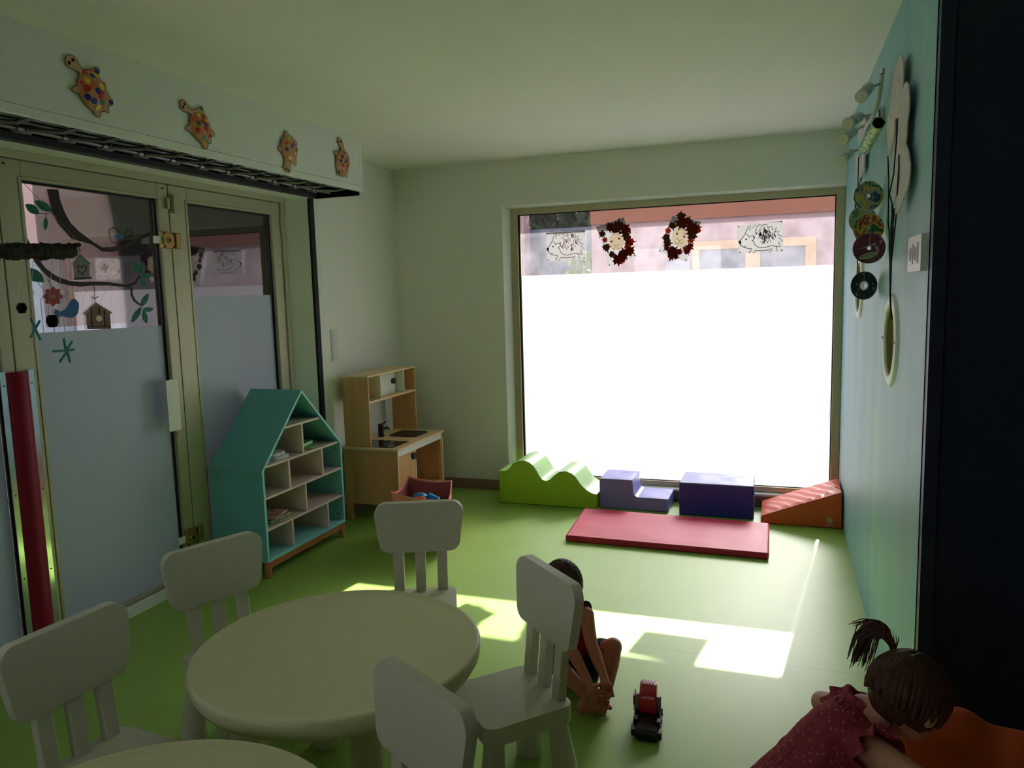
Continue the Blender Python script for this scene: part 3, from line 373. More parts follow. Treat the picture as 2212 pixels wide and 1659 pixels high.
DATA = json.loads('''{"turtles":[{"o":[[2.2166,2.4426],[2.2361,2.4439],[2.2496,2.4332],[2.2574,2.4147],[2.2708,2.4008],[2.2918,2.4092],[2.3126,2.4124],[2.3198,2.4218],[2.335,2.4288],[2.3496,2.4283],[2.3461,2.4104],[2.3406,2.3942],[2.3582,2.3772],[2.374,2.3509],[2.3826,2.3313],[2.3979,2.3218],[2.4009,2.3094],[2.3926,2.298],[2.379,2.2981],[2.3751,2.2864],[2.3752,2.2626],[2.3626,2.2708],[2.3382,2.2665],[2.3333,2.2454],[2.322,2.2375],[2.3084,2.2424],[2.3037,2.2605],[2.2837,2.2648],[2.2583,2.2865],[2.246,2.3107],[2.2261,2.3082],[2.2132,2.3154],[2.2159,2.3263],[2.2316,2.3362],[2.2399,2.3361],[2.2422,2.3573],[2.2507,2.3759],[2.2604,2.3878],[2.2403,2.393],[2.216,2.3937],[2.2024,2.4003],[2.1968,2.415],[2.2036,2.433]],"d":[[2.2798,2.3915,0.0107,"red"],[2.306,2.3898,0.0086,"blue"],[2.3317,2.3983,0.0087,"yellow"],[2.2747,2.3632,0.0107,"yellow"],[2.254,2.3519,0.0051,"red"],[2.2685,2.3338,0.012,"red"],[2.3358,2.3548,0.0122,"yellow"],[2.2957,2.3516,0.012,"orange"],[2.3154,2.3343,0.0104,"blue"],[2.2711,2.3027,0.0103,"blue"],[2.3289,2.3158,0.0096,"red"],[2.298,2.2936,0.0104,"blue"],[2.3352,2.2962,0.0088,"green"],[2.3554,2.3028,0.0066,"teal"],[2.3209,2.2761,0.0105,"yellow"],[2.3414,2.3339,0.0066,"red"],[2.3322,2.4124,0.0087,"blue"],[2.3885,2.3101,0.008,"blue"],[2.3123,2.4103,0.006,"orange"],[2.36,2.3691,0.0097,"orange"],[2.3587,2.2838,0.0079,"pink"]],"e":[[2.2143,2.4128],[2.2314,2.4275]],"s":[[2.3041,2.3346],[2.2798,2.3915],[2.334,2.2755]]},{"o":[[2.7828,2.4092],[2.804,2.406],[2.8154,2.3898],[2.8336,2.3736],[2.8548,2.3827],[2.8756,2.3872],[2.884,2.4023],[2.8981,2.4053],[2.9058,2.3926],[2.9089,2.3765],[2.9281,2.3587],[2.9399,2.3368],[2.9467,2.3138],[2.9654,2.3075],[2.9706,2.2889],[2.9626,2.281],[2.9486,2.2849],[2.9432,2.2668],[2.9431,2.2458],[2.9235,2.2487],[2.9211,2.2264],[2.9058,2.2152],[2.8887,2.2186],[2.8852,2.2373],[2.8576,2.2493],[2.832,2.2638],[2.8149,2.2785],[2.792,2.2752],[2.7862,2.2882],[2.7959,2.2994],[2.8129,2.3036],[2.8158,2.3314],[2.8213,2.3513],[2.8285,2.3565],[2.7988,2.3569],[2.773,2.3599],[2.7638,2.3764],[2.7687,2.3982]],"d":[[2.8621,2.3563,0.0097,"yellow"],[2.8879,2.3544,0.0098,"red"],[2.8365,2.3379,0.0116,"orange"],[2.8514,2.3196,0.0096,"green"],[2.8766,2.3316,0.0088,"red"],[2.905,2.3396,0.0099,"yellow"],[2.8997,2.3218,0.0098,"blue"],[2.8947,2.3078,0.0098,"red"],[2.8449,2.2898,0.0097,"red"],[2.8613,2.2843,0.0098,"orange"],[2.9103,2.29,0.0099,"orange"],[2.8865,2.2626,0.0098,"green"],[2.9169,2.2733,0.0079,"red"],[2.9392,2.2832,0.0069,"blue"],[2.919,2.2528,0.0069,"teal"],[2.8949,2.3941,0.0069,"green"]],"e":[[2.7893,2.3912],[2.7793,2.3765]],"s":[[2.8777,2.3103],[2.8566,2.368],[2.9063,2.253]]},{"o":[[3.5257,2.4159],[3.5438,2.4068],[3.5517,2.3913],[3.5736,2.3981],[3.5894,2.381],[3.6135,2.3767],[3.6218,2.3608],[3.6099,2.3416],[3.617,2.3139],[3.6015,2.2884],[3.6003,2.2479],[3.5924,2.2381],[3.5743,2.2527],[3.5419,2.2479],[3.546,2.2229],[3.5398,2.1992],[3.5169,2.1915],[3.4898,2.2036],[3.4823,2.2222],[3.4992,2.25],[3.4968,2.2721],[3.4807,2.2976],[3.4527,2.2959],[3.4467,2.3088],[3.4581,2.3218],[3.4714,2.3251],[3.4723,2.352],[3.4886,2.3744],[3.5082,2.3835],[3.5131,2.404]],"d":[[3.5308,2.3735,0.0103,"yellow"],[3.5491,2.3841,0.008,"yellow"],[3.5073,2.3469,0.0074,"red"],[3.501,2.3133,0.0091,"blue"],[3.5463,2.3377,0.0087,"blue"],[3.575,2.3546,0.0081,"blue"],[3.5985,2.3265,0.0081,"blue"],[3.5744,2.3014,0.0081,"yellow"],[3.5264,2.2751,0.008,"yellow"],[3.5609,2.2644,0.0076,"yellow"]],"e":[[3.505,2.2142],[3.5234,2.2083]],"s":[[3.542,2.3246],[3.5368,2.3858],[3.543,2.2594]]},{"o":[[4.0493,2.4745],[4.0702,2.4695],[4.0836,2.4491],[4.0911,2.4308],[4.0986,2.4124],[4.1196,2.4027],[4.1426,2.38],[4.1529,2.3551],[4.1437,2.3272],[4.1317,2.3023],[4.1242,2.2714],[4.1184,2.2507],[4.1041,2.2472],[4.0901,2.2635],[4.0768,2.2551],[4.0598,2.2404],[4.0492,2.2579],[4.0435,2.2621],[4.0299,2.2488],[4.0116,2.248],[4.0035,2.2582],[4.0058,2.2812],[3.9969,2.3121],[4.0011,2.3546],[4.0045,2.3583],[3.9933,2.3662],[3.9828,2.3805],[3.9956,2.389],[4.019,2.3832],[4.045,2.4003],[4.0674,2.4099],[4.0473,2.4234],[4.0307,2.4399],[4.0296,2.459]],"d":[[4.0809,2.3909,0.0083,"blue"],[4.0473,2.3618,0.0089,"blue"],[4.0305,2.3339,0.0089,"blue"],[4.0899,2.3439,0.009,"blue"],[4.1262,2.3742,0.006,"blue"],[4.0934,2.3723,0.005,"yellow"],[4.0686,2.3293,0.0059,"green"],[4.1215,2.3273,0.0073,"green"],[4.047,2.3098,0.0082,"red"],[4.0968,2.3121,0.0083,"red"],[4.0514,2.2801,0.0083,"red"],[4.0909,2.2906,0.0056,"red"],[4.0239,2.2682,0.0085,"black"],[4.0782,2.2701,0.0046,"teal"],[4.1374,2.3594,0.0047,"blue"]],"e":[[4.0456,2.4496],[4.0667,2.452]],"s":[[4.0718,2.3297],[4.0759,2.4022],[4.069,2.2704]]}],"papers":[[[-1.6498,1.9613],[-1.3529,1.9692],[-1.3518,1.7582],[-1.6499,1.7533]],[[-1.2688,1.9862],[-1.0681,2.0405],[-0.9804,1.7614],[-1.1784,1.6966]],[[-0.7219,2.0307],[-0.5258,1.9794],[-0.626,1.7099],[-0.821,1.7882]],[[-0.288,1.9388],[0.0082,1.9582],[0.0149,1.7535],[-0.275,1.7522]]],"hedge":[[[-1.6482,1.8446],[-1.6174,1.8773],[-1.6019,1.9021],[-1.5923,1.9299],[-1.5816,1.9548],[-1.5717,1.9148],[-1.5678,1.9597],[-1.5486,1.9379],[-1.5381,1.9599],[-1.5284,1.9408],[-1.5054,1.9621],[-1.4939,1.9475],[-1.476,1.9589],[-1.4596,1.9524],[-1.4588,1.9333],[-1.4234,1.941],[-1.4285,1.9189],[-1.4002,1.9303],[-1.4096,1.8983],[-1.382,1.9037],[-1.3953,1.878],[-1.3645,1.8693],[-1.3869,1.8541],[-1.361,1.8355],[-1.3886,1.8245],[-1.3763,1.7902],[-1.3967,1.7967],[-1.4347,1.804],[-1.4673,1.7969],[-1.491,1.7923],[-1.5205,1.7992],[-1.541,1.8171],[-1.5506,1.843],[-1.5611,1.852]],[[-1.5931,1.896],[-1.5813,1.8841],[-1.5787,1.8698],[-1.5664,1.8834],[-1.5486,1.8825],[-1.543,1.8653],[-1.5522,1.8516],[-1.5611,1.852]],[[-1.6482,1.8446],[-1.6308,1.8182],[-1.6071,1.8001],[-1.5624,1.7914],[-1.5657,1.7784],[-1.5808,1.7705],[-1.5721,1.7559]],[[-1.5542,1.7552],[-1.5388,1.7773],[-1.4914,1.7725],[-1.4499,1.7764],[-1.4321,1.7842],[-1.4354,1.7674],[-1.4502,1.7595]],[[-1.4025,1.797],[-1.3991,1.7602]],[[-1.6009,1.8112],[-1.613,1.806]]],"hnose":[[-1.6501,1.8435],[-1.6299,1.8552],[-1.6325,1.8228]],"heye":[-1.5986,1.8594],"hedge2":[[[-0.2754,1.8296],[-0.2458,1.861],[-0.2311,1.8847],[-0.2224,1.9111],[-0.2125,1.9348],[-0.2015,1.8971],[-0.1989,1.9397],[-0.1792,1.9193],[-0.1694,1.9402],[-0.1592,1.9223],[-0.137,1.9428],[-0.1251,1.9291],[-0.1077,1.9401],[-0.0912,1.9343],[-0.0898,1.9162],[-0.055,1.924],[-0.0594,1.903],[-0.0316,1.9142],[-0.0399,1.8838],[-0.0127,1.8893],[-0.0252,1.8649],[0.0056,1.8571],[-0.0162,1.8424],[0.0101,1.8252],[-0.0169,1.8144],[-0.0037,1.7822],[-0.0241,1.788],[-0.0621,1.7944],[-0.0942,1.7872],[-0.1176,1.7825],[-0.1471,1.7886],[-0.168,1.8052],[-0.1783,1.8296],[-0.189,1.8379]],[[-0.2221,1.879],[-0.2101,1.868],[-0.207,1.8545],[-0.1953,1.8675],[-0.1775,1.8669],[-0.1714,1.8507],[-0.1802,1.8376],[-0.189,1.8379]],[[-0.2754,1.8296],[-0.2573,1.8049],[-0.2332,1.7881],[-0.1885,1.7805],[-0.1913,1.7683],[-0.2061,1.7606],[-0.1971,1.7469]],[[-0.1793,1.7465],[-0.1646,1.7676],[-0.1174,1.7638],[-0.0764,1.7681],[-0.0589,1.7757],[-0.0616,1.7597],[-0.0762,1.7521]],[[-0.0299,1.7882],[-0.0254,1.7536]],[[-0.2273,1.7987],[-0.2392,1.7937]]],"hnose2":[[-0.2772,1.8286],[-0.2576,1.8399],[-0.2591,1.8093]],"heye2":[-0.2265,1.8443],"lion2":{"f":[[-1.1385,1.9346],[-1.1103,1.9359],[-1.0851,1.9181],[-1.0602,1.8757],[-1.069,1.8432],[-1.0805,1.8217],[-1.1116,1.8093],[-1.1428,1.8135],[-1.1652,1.8366],[-1.1762,1.8703],[-1.1758,1.9034],[-1.1585,1.9246]],"l":[[-1.1636,1.9689,0.0344,0],[-1.1099,1.9715,0.0469,1],[-1.0624,1.9471,0.0438,0],[-1.2154,1.9276,0.0281,1],[-1.1988,1.888,0.0219,2],[-1.188,1.8377,0.0313,1],[-1.1515,1.7917,0.025,1],[-1.0571,1.9085,0.0313,1],[-1.0351,1.869,0.0375,3],[-1.0494,1.8368,0.025,2],[-1.0328,1.8086,0.0375,3],[-1.0751,1.7939,0.0406,0],[-1.1122,1.7568,0.0438,0],[-1.1327,1.9453,0.025,0],[-1.0811,1.7555,0.0281,3]],"e":[[-1.1562,1.8749],[-1.1006,1.8931]],"n":[[-1.1394,1.8548],[-1.1226,1.8418],[-1.1016,1.853]]},"lion3":{"f":[[-0.6845,1.9484],[-0.6472,1.9438],[-0.6233,1.9238],[-0.6206,1.8757],[-0.6206,1.8383],[-0.6366,1.8176],[-0.6686,1.8138],[-0.7008,1.826],[-0.7223,1.8593],[-0.7249,1.8916],[-0.7168,1.9234]],"l":[[-0.6631,2.0112,0.0344,1],[-0.6552,1.9682,0.0438,0],[-0.6206,1.9822,0.0281,1],[-0.5994,1.9385,0.0469,0],[-0.5651,1.926,0.0344,3],[-0.5941,1.8957,0.0406,1],[-0.7167,1.9555,0.0281,1],[-0.7464,1.925,0.0238,2],[-0.7573,1.8825,0.0313,1],[-0.7493,1.8444,0.0313,1],[-0.602,1.8614,0.0238,2],[-0.6073,1.8216,0.0281,3],[-0.6339,1.8068,0.025,2],[-0.6259,1.7904,0.025,3],[-0.674,1.7898,0.025,3],[-0.717,1.7944,0.0375,0],[-0.7225,1.7677,0.0344,1],[-0.7521,1.8176,0.025,3],[-0.6955,1.7612,0.0219,0]],"e":[[-0.69,1.9059],[-0.6403,1.8836]],"n":[[-0.6927,1.8766],[-0.674,1.8569],[-0.6552,1.864]]},"door":{"painted_branch":[[[2.5159,2.03],[2.5708,2.0339],[2.5749,1.9911],[2.5924,1.9365],[2.6174,1.892],[2.6621,1.8533],[2.7272,1.8146],[2.7767,1.79],[2.8309,1.7954],[2.9013,1.8073],[2.9762,1.8369],[3.0784,1.8838],[3.0768,1.8691],[2.982,1.8229],[2.8992,1.7874],[2.8281,1.7703],[2.7746,1.7708],[2.7255,1.7984],[2.6759,1.8091],[2.6157,1.8216],[2.5833,1.8533],[2.5518,1.8869],[2.5306,1.9309],[2.5218,1.9805]],[[2.3719,1.8365],[2.3871,1.8302],[2.4029,1.8042],[2.414,1.7826],[2.4381,1.7289],[2.4722,1.6846],[2.5257,1.6498],[2.5829,1.6321],[2.6435,1.6272],[2.7071,1.6303],[2.7991,1.6281],[2.9017,1.6144],[2.954,1.6318],[2.9872,1.667],[2.9955,1.6613],[2.9601,1.6203],[2.9076,1.603],[2.7973,1.6114],[2.705,1.6113],[2.6412,1.6059],[2.5806,1.6111],[2.5342,1.6214],[2.4848,1.6442],[2.4442,1.684],[2.4249,1.7085],[2.4112,1.733],[2.3864,1.7763],[2.3721,1.8146]],[[2.9258,1.6058],[2.9363,1.6029],[2.9326,1.5684],[2.9477,1.5392],[2.9786,1.5183],[2.9706,1.5126],[2.9364,1.5365],[2.9218,1.5685]]],"painted_leaf":[[[2.4061,1.9538],[2.4083,1.941],[2.413,1.9312],[2.4197,1.9236],[2.4283,1.9184],[2.4391,1.9156],[2.4518,1.9151],[2.4672,1.9177],[2.4649,1.9308],[2.46,1.9408],[2.4532,1.9484],[2.4444,1.9535],[2.4337,1.9562],[2.4211,1.9565]],[[2.4514,1.9731],[2.4563,1.9595],[2.4638,1.949],[2.4731,1.9408],[2.4844,1.9351],[2.4977,1.9319],[2.5129,1.931],[2.5309,1.9334],[2.5257,1.9475],[2.5179,1.9582],[2.5084,1.9664],[2.497,1.972],[2.4837,1.9751],[2.4687,1.9757]],[[2.4971,1.9103],[2.4905,1.9014],[2.4861,1.8925],[2.4831,1.8838],[2.4817,1.8751],[2.482,1.8664],[2.4837,1.8578],[2.4876,1.8493],[2.4941,1.8582],[2.4987,1.867],[2.5016,1.8758],[2.503,1.8846],[2.5028,1.8932],[2.501,1.9018]],[[2.376,1.6825],[2.3786,1.6646],[2.3847,1.6506],[2.3934,1.6395],[2.4049,1.6314],[2.4192,1.6264],[2.4364,1.6243],[2.4573,1.6262],[2.4546,1.6446],[2.4483,1.6588],[2.4393,1.6701],[2.4275,1.6781],[2.4131,1.6829],[2.3963,1.6847]],[[2.9497,1.7268],[2.9485,1.7148],[2.9503,1.7045],[2.9544,1.6955],[2.9608,1.6878],[2.9697,1.6814],[2.9809,1.6763],[2.9953,1.6729],[2.9965,1.6851],[2.9947,1.6955],[2.9905,1.7046],[2.9839,1.7123],[2.975,1.7186],[2.9639,1.7236]],[[3.02,1.7289],[3.0112,1.722],[3.005,1.7148],[3.0006,1.7075],[2.9982,1.6999],[2.9978,1.6922],[2.9992,1.6842],[3.0031,1.676],[3.0118,1.6828],[3.0181,1.6899],[3.0225,1.6973],[3.0249,1.7049],[3.0254,1.7127],[3.024,1.7206]],[[3.0056,1.6643],[3.0134,1.6574],[3.0218,1.6531],[3.0306,1.6508],[3.0397,1.6505],[3.0493,1.6522],[3.0594,1.6559],[3.0699,1.6623],[3.0618,1.6693],[3.0533,1.6735],[3.0444,1.6759],[3.0352,1.6761],[3.0257,1.6744],[3.0158,1.6706]],[[2.9978,1.6613],[2.992,1.6515],[2.9892,1.6422],[2.9886,1.6335],[2.9903,1.6251],[2.9945,1.6173],[3.0008,1.6098],[3.0102,1.6029],[3.016,1.6127],[3.0189,1.622],[3.0194,1.6309],[3.0177,1.6392],[3.0135,1.6471],[3.0071,1.6545]],[[3.0332,1.5704],[3.0185,1.5644],[3.0068,1.5572],[2.9971,1.5491],[2.9897,1.54],[2.9845,1.5299],[2.9814,1.5188],[2.9811,1.5065],[2.9955,1.5122],[3.0072,1.5193],[3.0169,1.5274],[3.0244,1.5365],[3.0297,1.5467],[3.0328,1.5579]],[[2.9808,1.5036],[2.9644,1.4966],[2.9508,1.4882],[2.9392,1.4788],[2.9297,1.4683],[2.9223,1.4568],[2.9169,1.4442],[2.914,1.4301],[2.93,1.4368],[2.9435,1.4449],[2.9551,1.4543],[2.9647,1.4648],[2.9723,1.4765],[2.9779,1.4893]],[[2.9866,1.4887],[2.997,1.4833],[3.0074,1.4802],[3.0178,1.4788],[3.0282,1.4793],[3.0386,1.4817],[3.049,1.4859],[3.0594,1.4926],[3.0487,1.4981],[3.0381,1.5012],[3.0276,1.5025],[3.0172,1.5019],[3.0069,1.4995],[2.9967,1.4953]],[[2.9938,1.4856],[2.9879,1.4753],[2.985,1.4655],[2.9843,1.456],[2.986,1.4469],[2.9901,1.438],[2.9963,1.4295],[3.0057,1.4213],[3.0117,1.4316],[3.0146,1.4414],[3.0153,1.451],[3.0136,1.4602],[3.0095,1.469],[3.0031,1.4775]]],"painted_flower":[[[2.5435,1.5627],[2.5411,1.5585],[2.5361,1.5552],[2.5309,1.5526],[2.5277,1.5499],[2.5272,1.5462],[2.528,1.5412],[2.5279,1.5359],[2.5255,1.5318],[2.5206,1.5301],[2.5147,1.5308],[2.5093,1.5321],[2.5051,1.532],[2.5018,1.5296],[2.4984,1.5253],[2.4942,1.5213],[2.4894,1.5198],[2.4849,1.5216],[2.4816,1.5257],[2.4792,1.5301],[2.4765,1.5326],[2.4724,1.5328],[2.4669,1.5318],[2.461,1.5314],[2.4567,1.5332],[2.4552,1.5373],[2.4563,1.5425],[2.4582,1.5474],[2.4585,1.551],[2.456,1.5537],[2.4516,1.5564],[2.4475,1.5598],[2.4461,1.5639],[2.4484,1.5679],[2.4532,1.5712],[2.4582,1.5738],[2.4613,1.5764],[2.4618,1.58],[2.461,1.5849],[2.4611,1.5901],[2.4634,1.5942],[2.4681,1.5959],[2.4739,1.5954],[2.4792,1.5942],[2.4833,1.5943],[2.4865,1.5968],[2.4899,1.6011],[2.4941,1.6051],[2.4989,1.6068],[2.5034,1.6051],[2.5067,1.601],[2.5092,1.5967],[2.512,1.5942],[2.5161,1.5941],[2.5218,1.5952],[2.5279,1.5957],[2.5323,1.5939],[2.5339,1.5898],[2.5327,1.5845],[2.5308,1.5795],[2.5305,1.5758],[2.5331,1.5731],[2.5378,1.5704],[2.5421,1.5669]]],"flower_centre":[[[2.5021,1.5622],[2.5013,1.5593],[2.4995,1.5567],[2.497,1.5547],[2.494,1.5535],[2.4907,1.5531],[2.4876,1.5536],[2.4849,1.5549],[2.4828,1.557],[2.4816,1.5596],[2.4814,1.5624],[2.4823,1.5653],[2.484,1.5678],[2.4865,1.5698],[2.4895,1.5711],[2.4928,1.5715],[2.4959,1.571],[2.4986,1.5697],[2.5007,1.5676],[2.5019,1.565]]],"painted_blue_bird":[[[2.5827,1.548],[2.6043,1.5503],[2.6206,1.5314],[2.618,1.5074],[2.6092,1.4837],[2.5892,1.4684],[2.5646,1.4657],[2.53,1.4759],[2.5029,1.4691],[2.491,1.4928],[2.4973,1.5081],[2.5205,1.4971],[2.5446,1.5016],[2.5651,1.5246]]],"pale_bird":[[[2.8228,1.8585],[2.8297,1.8782],[2.851,1.8863],[2.8742,1.8785],[2.8933,1.863],[2.9217,1.8649],[2.9385,1.8886],[2.9595,1.8844],[2.9629,1.8618],[2.9413,1.8491],[2.9228,1.8423],[2.8952,1.8154],[2.8667,1.81],[2.8398,1.8153],[2.8252,1.8366]]],"blue_wing":[[[2.8645,1.8528],[2.8788,1.8576],[2.8957,1.8531],[2.9133,1.8531],[2.9064,1.8414],[2.8908,1.8393],[2.876,1.8312],[2.863,1.8388]]],"birdhouse_a":[[[2.6109,1.7114],[2.6507,1.7496],[2.6958,1.7138],[2.693,1.6475],[2.6115,1.6445]]],"birdhouse_a_roof":[[[2.6032,1.7075],[2.6513,1.7549],[2.7045,1.7124],[2.6995,1.7074],[2.6517,1.747],[2.6076,1.7034]]],"birdhouse_a_base":[[[2.6097,1.6445],[2.703,1.6519],[2.7021,1.6432],[2.6088,1.636]]],"birdhouse_b":[[[2.6556,1.4794],[2.7124,1.5312],[2.7865,1.4806],[2.7864,1.4049],[2.6543,1.4102]]],"birdhouse_b_roof":[[[2.6435,1.4842],[2.7127,1.5333],[2.7984,1.4841],[2.7927,1.4759],[2.7115,1.523],[2.6506,1.4742]]],"birdhouse_b_hole":[[[2.7396,1.4561],[2.7383,1.4517],[2.7355,1.4478],[2.7313,1.4448],[2.7264,1.443],[2.721,1.4425],[2.7159,1.4434],[2.7114,1.4457],[2.708,1.449],[2.706,1.453],[2.7057,1.4574],[2.707,1.4618],[2.7098,1.4657],[2.7139,1.4687],[2.7188,1.4705],[2.7242,1.471],[2.7293,1.4702],[2.7339,1.468],[2.7373,1.4646],[2.7393,1.4606]]],"strokes":[[[2.6498,1.8093],[2.6501,1.7549]],[[2.6297,1.6987],[2.6455,1.7017],[2.6549,1.6913],[2.6673,1.7023],[2.6797,1.6999],[2.676,1.6838],[2.6546,1.6604],[2.6364,1.675],[2.6297,1.6987]],[[2.7112,1.6086],[2.7093,1.5323]],[[2.6851,1.5165],[2.6808,1.4186]],[[2.7333,1.5126],[2.7261,1.477]],[[2.7576,1.4926],[2.7528,1.4178]],[[2.6557,1.4226],[2.7865,1.4189]],[[2.6425,1.7757],[2.6528,1.7682],[2.6632,1.7782]],[[2.4675,1.9202],[2.5302,1.9268]],[[2.5011,1.9207],[2.4971,1.9103]],[[2.4757,1.639],[2.492,1.6059]],[[2.693,1.5598],[2.7111,1.5487],[2.7321,1.5621]],[[2.8384,1.865],[2.844,1.8665]],[[2.8772,1.8105],[2.8762,1.8015]],[[2.8913,1.8124],[2.8939,1.8035]],[[2.8228,1.8585],[2.8297,1.8782],[2.851,1.8863],[2.8742,1.8785],[2.8933,1.863],[2.9217,1.8649],[2.9385,1.8886],[2.9595,1.8844],[2.9629,1.8618],[2.9413,1.8491],[2.9228,1.8423],[2.8952,1.8154],[2.8667,1.81],[2.8398,1.8153],[2.8252,1.8366],[2.8228,1.8585]],[[2.8403,1.8817],[2.8585,1.893]]]},"cardA":[[2.9192,2.2773],[2.8662,2.245],[2.8461,2.1994],[2.8411,2.1432],[2.7996,2.1544],[2.7582,2.1494],[2.7169,2.1281],[2.6962,2.0849],[2.7,2.0507],[2.7302,2.0216],[2.7367,1.9872],[2.7542,1.9597],[2.6956,1.9266],[2.6527,1.8848],[2.6418,1.8553],[2.6569,1.8222],[2.7306,1.7878],[2.8338,1.7465],[2.8813,1.7577],[2.8656,1.8061],[2.8368,1.8634],[2.8525,1.9335],[2.8608,1.878],[2.8911,1.8243],[2.9721,1.7898],[3.0122,1.8382],[3.0436,1.923],[3.0388,1.9787],[2.9738,2.0073],[2.94,2.04],[2.9468,2.0702],[3.0004,2.0868],[3.0097,2.0532],[3.0484,2.0204],[3.0957,1.992],[3.1194,1.9752],[3.1711,2.0211],[3.2245,2.0684],[3.2295,2.1033],[3.1969,2.1306],[3.137,2.1431],[3.1125,2.1947],[3.0887,2.2332],[3.025,2.2684]],"cardB":[[4.2923,2.3417],[4.1489,2.3349],[4.0564,2.2891],[4.0569,2.2515],[4.0691,2.1781],[4.054,2.1213],[4.0779,2.0704],[4.2223,2.0426],[4.2978,2.1017],[4.2662,2.1602],[4.3368,2.1772],[4.3605,2.1517],[4.3914,2.038],[4.4718,2.048],[4.5206,2.103],[4.499,2.1909],[4.353,2.1914],[4.4129,2.2955]],"cords":[[[2.8312,2.0538],[2.8415,2.0076],[2.8502,1.9529],[2.8941,1.8834],[2.9725,1.8266],[2.899,1.7834],[2.8459,1.6976],[2.9239,1.6017],[2.8679,1.4599],[2.8202,1.399]],[[2.7673,1.9284],[2.7753,1.8857],[2.7818,1.8015]],[[3.0444,1.9665],[3.0149,1.8797],[2.9801,1.7312],[2.9682,1.7062],[2.9053,1.6011],[2.8679,1.4599],[2.8202,1.399]],[[2.8985,1.7814],[2.8965,1.7481],[2.9028,1.7016],[2.8961,1.6008],[2.8679,1.4599],[2.8202,1.399]],[[2.8398,1.7661],[2.8567,1.7446],[2.8627,1.6988],[2.887,1.6005],[2.8679,1.4599],[2.8202,1.399]],[[2.7866,1.7423],[2.8054,1.7326],[2.8074,1.695],[2.8779,1.6002],[2.8679,1.4599],[2.8202,1.399]]],"cordsB":[[[4.2562,2.1539],[4.2699,1.9832],[4.3652,1.9823],[4.2544,1.739],[4.1652,1.5976]],[[4.1044,2.0309],[4.187,2.0134],[4.3851,1.9368],[4.216,1.6909],[4.1282,1.5515]]],"spots":[[[0.2782,3.2458,2.2229],[0.3169,3.3584,2.286],[0.3571,3.3955,2.2969]],[[0.2445,3.3851,2.1546],[0.303,3.5034,2.2067],[0.3482,3.5416,2.2123]],[[0.2411,3.5687,2.1285],[0.2971,3.6869,2.1861],[0.3429,3.7275,2.2092]],[[0.247,3.732,2.0638],[0.2953,3.8471,2.1187],[0.3307,3.8827,2.1318]]],"bar":[[0.3604,3.3635,2.3304],[0.3616,3.4026,2.2981],[0.361,3.4505,2.2557],[0.3552,3.4865,2.2186],[0.3444,3.5657,2.1989],[0.3399,3.7029,2.1974],[0.3339,3.8025,2.1563],[0.3324,3.8834,2.124],[0.3347,3.9033,2.1061]],"tube":[[0.3467,3.3014,2.1318],[0.3219,3.5528,2.0757]],"cds":[[0.3348,3.4789,1.8779,0.4],[0.3288,3.3738,1.7396,0.35],[0.3259,3.309,1.6587,0.15],[0.333,3.539,1.513,0.55],[0.3296,3.6269,1.7945,0.4]],"branch":[[1.9593,1.7244],[2.0635,1.7289],[2.1753,1.7337],[2.2957,1.7388],[2.3878,1.7428]],"cones":[[2.1644,1.513],[2.2915,1.4561]],"stars":[[2.2127,1.4326],[2.3394,1.3358]],"star1":[[[2.1983,1.4751],[2.2306,1.3869]],[[2.234,1.4643],[2.1864,1.3992]]],"star2":[[[2.3368,1.3872],[2.3394,1.3358]],[[2.3722,1.3717],[2.3394,1.3358]],[[2.3758,1.3379],[2.3365,1.3351]],[[2.3476,1.2851],[2.3383,1.3359]],[[2.2964,1.2919],[2.3394,1.3358]],[[2.2695,1.338],[2.3394,1.3358]]],"strings":[[[2.168,1.7722],[2.1478,1.5244]],[[2.2846,1.7415],[2.2731,1.4718]],[[2.3168,1.7241],[2.3152,1.3933]],[[2.1977,1.7105],[2.1888,1.4728]]],"gold":[[2.3601,2.0467],[2.4141,1.7664]]}''')
# ================================================================ THE ROOM
Y0 = -2.4; XE = 2.7       # how far the room runs behind the camera and past the partition
struct('floor', B((XL - 0.3, Y0, -0.1), (XE, D + 0.12, 0)), M['floor'], 'green vinyl floor with welded seams', 'floor', smooth=False)
struct('ceiling', B((XL - 0.3, Y0, H), (XE, D + 0.4, H + 0.15)), M['ceiling'], 'pale plain ceiling', 'ceiling', smooth=False)
# left wall: pier past the doors, lintel above them, wall behind the camera
YD0, YD1, ZD = 0.40, 4.262, 2.165     # door opening
struct('wall_left', B((XL - 0.30, YD1 + 0.024, 0), (XL, D + 0.1, H)), M['wall'], 'pale green left wall between the glazed doors and the corner', 'wall', smooth=False)
struct('wall_left_front', B((XL - 0.30, Y0, 0), (XL, YD0, H)), M['wall'], 'pale left wall nearer the camera', 'wall', smooth=False)
bm = new(); box(bm, (XL - 0.30, YD0, ZD), (XL, YD1 + 0.024, H))
prism(bm, [(-3.03, 4.150), (-2.875, 4.245), (-2.875, 4.262), (-2.94, 4.2859), (-3.16, 4.2859), (-3.16, 4.150)], 2, 0, ZD)   # plastered reveal
struct('trim_1', bm, M['wall'], 'pale green plastered lintel and side reveal of the door opening', 'reveal', smooth=False)
struct('trim_2', B((-2.90, 4.2455, 0), (-2.858, 4.2855, 2.2)), M['gasket'], 'dark vertical shutter slot beside the doors', 'slot', smooth=False)
bm = new(); prism(bm, [(4.287, 0.0), (4.337, 0.0), (4.337, 2.185), (4.325, 2.205), (4.31, 2.212), (4.296, 2.205), (4.287, 2.185)], 0, XL - 0.001, XL + 0.006)
struct('trim_3', bm, M['white_paint'], 'white round-topped strip beside the shutter slot', 'strip', smooth=False)
